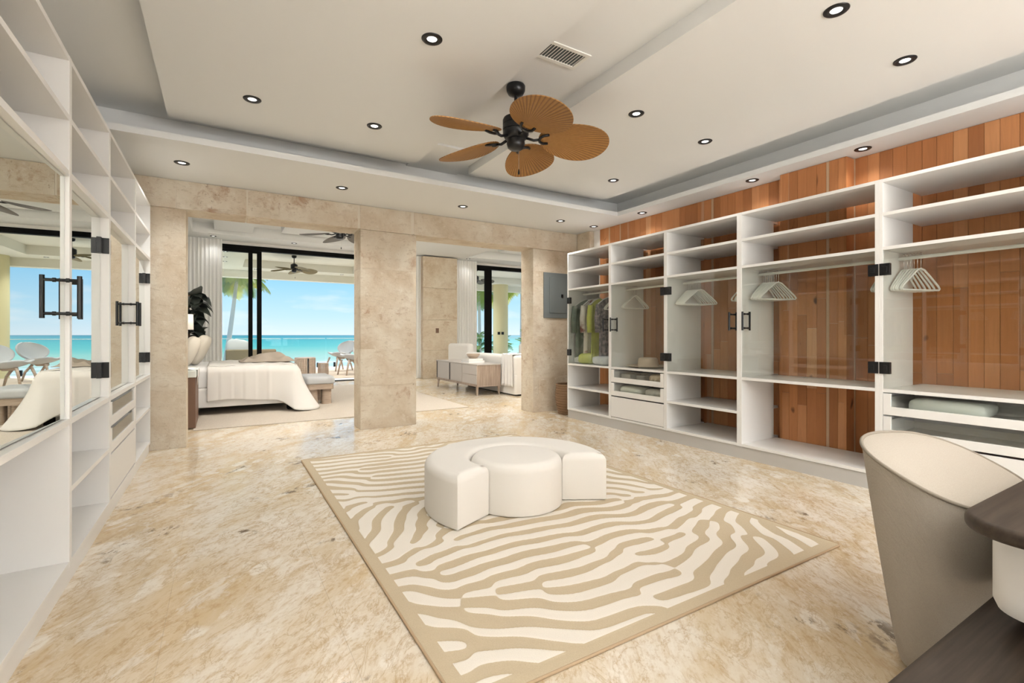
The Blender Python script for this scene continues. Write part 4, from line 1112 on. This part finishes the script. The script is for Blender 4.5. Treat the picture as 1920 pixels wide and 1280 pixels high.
def shell_chair(label, c, rot):
    r = thing('shell_chair', label, 'chair', (c[0], c[1], .010), 'shell chairs on the terrace')
    def seat(u, v):
        a = (u-.5)*2; t = (v-.5)*2
        w = .34*math.sqrt(max(0, 1-t*t*.92))
        return (.30*t, a*w*1.0, .40+.05*t+.10*abs(a)**2*w/.34+.055*t*t)
    G().sheet(seat, 20, 20).build('seat', M['greycushion'], r, smooth=True, solid=.035, local=True)
    def back(u, v):
        a = (u-.5)*2; t = (v-.5)*2
        w = .36*math.sqrt(max(0, 1-t*t*.95))
        return (-.34-.10*t+.10*abs(a)**2*(w/.36), a*w, .68+.19*t)
    G().sheet(back, 20, 20).build('backrest', M['greycushion'], r, smooth=True, solid=.035, local=True)
    for sy_ in (-1, 1):
        G().tube([(.22, sy_*.17, .39), (.27, sy_*.19, .25), (.32, sy_*.20, .0)], .026, 8, taper=[1.1, 1, .7]).build('leg', M['oak'], r, smooth=True, local=True)
        G().tube([(-.10, sy_*.16, .37), (-.24, sy_*.19, .2), (-.30, sy_*.20, .0)], .026, 8, taper=[1.1, 1, .7]).build('leg', M['oak'], r, smooth=True, local=True)
    G().tube([(.1, 0, .37), (-.15, 0, .36), (-.36, 0, .48), (-.44, 0, .62)], .035, 8).build('spine', M['oak'], r, smooth=True, local=True)
    r.rotation_euler = (0, 0, rot); r.scale = (1.15, 1.15, 1.15)
shell_chair('grey shell chair on oak legs facing left, near the glass railing', (3.42, 16.9), 3.65)
shell_chair('grey shell chair on oak legs partly hidden by the middle stone pier', (3.42, 15.0), 3.5)
so = thing('outdoor_sofa', 'brown outdoor sofa behind the sliding door on the terrace', 'sofa', (.6, 16.2, 0))
G().prism(rrect(.1, 1.35, 15.4, 17.2, .05, 4), .02, .42, .03, 3).build('base', M['terracesofa'], so, smooth=40)
G().prism(rrect(.1, 1.35, 15.25, 15.45, .05, 4), .02, .80, .04, 3).build('backrest', M['terracesofa'], so, smooth=40)
o = G().blob((0, 0, 0), .30, .10, .22, .6, 22, 12, .02, 2).build('outdoor_cushion', M['greycushion'], smooth=True, local=True)
o.location = (.42, 15.62, .86); o.rotation_euler = (-.35, .15, .1); tag(o, 'grey cushion leaning on the outdoor sofa back', 'cushion')
fan('dark-bladed ceiling fan under the terrace roof before the sea', (1.95, 16.4, 3.68), .48, .72, math.radians(8), mat('olive_palm_blade', (.20, .16, .07), .6), M['black'], pitch=-15)
fan('dark ceiling fan beyond the living room door', (8.2, 16.2, 3.68), .48, .72, math.radians(30), mat('dark_palm_blade', (.10, .09, .06), .6), M['black'], pitch=-15)

# ------------------------------------------------------------------ garden, beach, sea
gs = G(); gs.box(-60, 120, 19.4, 34, -3.0, -1.6)
gs.build('beach', M['sand'], **ST)
G().add([(-30000, 30, -2.5), (30000, 30, -2.5), (30000, 30000, -2.5), (-30000, 30000, -2.5)], [(0, 1, 2, 3)]).build('sea', M['sea'], **ST)
def frond_mesh(L, seed, w=.34, nleaf=30):
    rnd = random.Random(seed); g = G()
    sp = []
    for i in range(13):
        t = i/12; sp.append(Vector((L*t*(1-.12*t), 0, L*(.35*t-.75*t*t))))
    g.tube(sp, .022, 5, taper=[1-.8*i/12 for i in range(13)])
    for i in range(nleaf):
        t = .1+.9*i/nleaf; k = min(11, int(t*12)); f = t*12-k; p = sp[k].lerp(sp[k+1], f); d = (sp[k+1]-sp[k]).normalized()
        for sg in (-1, 1):
            ll = L*w*math.sin(PI*(.12+.80*t))*rnd.uniform(.85, 1.1)
            q = p+d*ll*.55+Vector((0, sg*ll*.72, -ll*.40)); b = d*.035*L/2
            g.add([p-b, p+b, p.lerp(q, .6)+b*.8+Vector((0, 0, -.02)), q, p.lerp(q, .6)-b*.8+Vector((0, 0, -.02))], [(0, 1, 2, 3, 4)])
    return g
FR = None
def palm(label, base, top, L=2.3, nf=18, seed=1):
    global FR
    r = thing('palm_tree', label, 'palm tree', base, 'coconut palms by the beach'); rnd = random.Random(seed)
    b = Vector(base); t_ = Vector(top)-b; pts = []
    for i in range(13):
        t = i/12; pts.append(Vector((t_.x*(t**.75), t_.y*t, t_.z*t)))
    G().tube(pts, .115, 10, taper=[1.25-.6*i/12 for i in range(13)]).build('trunk', M['trunk'], r, smooth=True, local=True)
    if FR is None: FR = [frond_mesh(2.3, k).build('frond', M['frond'], r, local=True) for k in range(3)]; first = list(FR)
    else: first = []
    for i in range(nf):
        if i < len(first): q = first[i]
        else: q = FR[i % 3].copy(); COL.objects.link(q); q.parent = r
        q.location = t_; el = rnd.uniform(-.9, .55)
        q.rotation_euler = (rnd.uniform(-.2, .2), -el*.6, i*2.4+rnd.uniform(-.3, .3)); s_ = L/2.3*rnd.uniform(.8, 1.1); q.scale = (s_, s_, s_)
palm('leaning coconut palm seen through the bedroom door glass', (-.2, 28.0, -2.2), (.72, 28.6, 4.3), 1.75, 22, 2)
palm('coconut palm left of the terrace column beyond the living room door', (15.1, 29.0, -2.2), (14.4, 28.0, 4.6), 2.4, 18, 5)
palm('coconut palm right of the cream terrace column', (18.2, 29.0, -2.2), (18.6, 29.5, 5.2), 2.2, 16, 9)
BL = None
def bush(label, c, rad, h, nl, seed):
    global BL
    r = thing('garden_bush', label, 'bush', c, 'bright garden bushes'); rnd = random.Random(seed)
    for i in range(5):
        a = i*1.26; G().tube([(0, 0, 0), (.3*rad*math.cos(a), .3*rad*math.sin(a), h*.7)], .03, 5).build('stem', M['trunk'], r, local=True)
    if BL is None:
        BL = frond_mesh(1.0, 31, .30, 16).build('leaf', M['bush'], r, local=True); k0 = 1; BL.location = (0, 0, h*.6)
    else: k0 = 0
    for i in range(k0, nl):
        q = BL.copy(); COL.objects.link(q); q.parent = r
        a = rnd.uniform(0, 2*PI); rr = rad*math.sqrt(rnd.random())
        q.location = (rr*.7*math.cos(a), rr*.7*math.sin(a), h*rnd.uniform(.25, .95)); q.rotation_euler = (rnd.uniform(-.5, .5), rnd.uniform(-1.2, .1), a+rnd.uniform(-.6, .6)); s_ = rnd.uniform(.45, .9); q.scale = (s_, s_, s_)
for i, (x, y, rd, h, t) in enumerate([(11.6, 22.6, 1.0, 3.0, 'at the left of the living room view'), (13.6, 24.2, 1.1, 2.5, 'left of the cream terrace column'), (14.6, 22.2, 1.2, 3.2, 'behind the cream terrace column'), (17.0, 25, 1.3, 3.0, 'right of the cream terrace column')]):
    bush('sunlit yellow-green garden bush '+t, (x, y, -1.6), rd*.5, h, 60, 40+i)
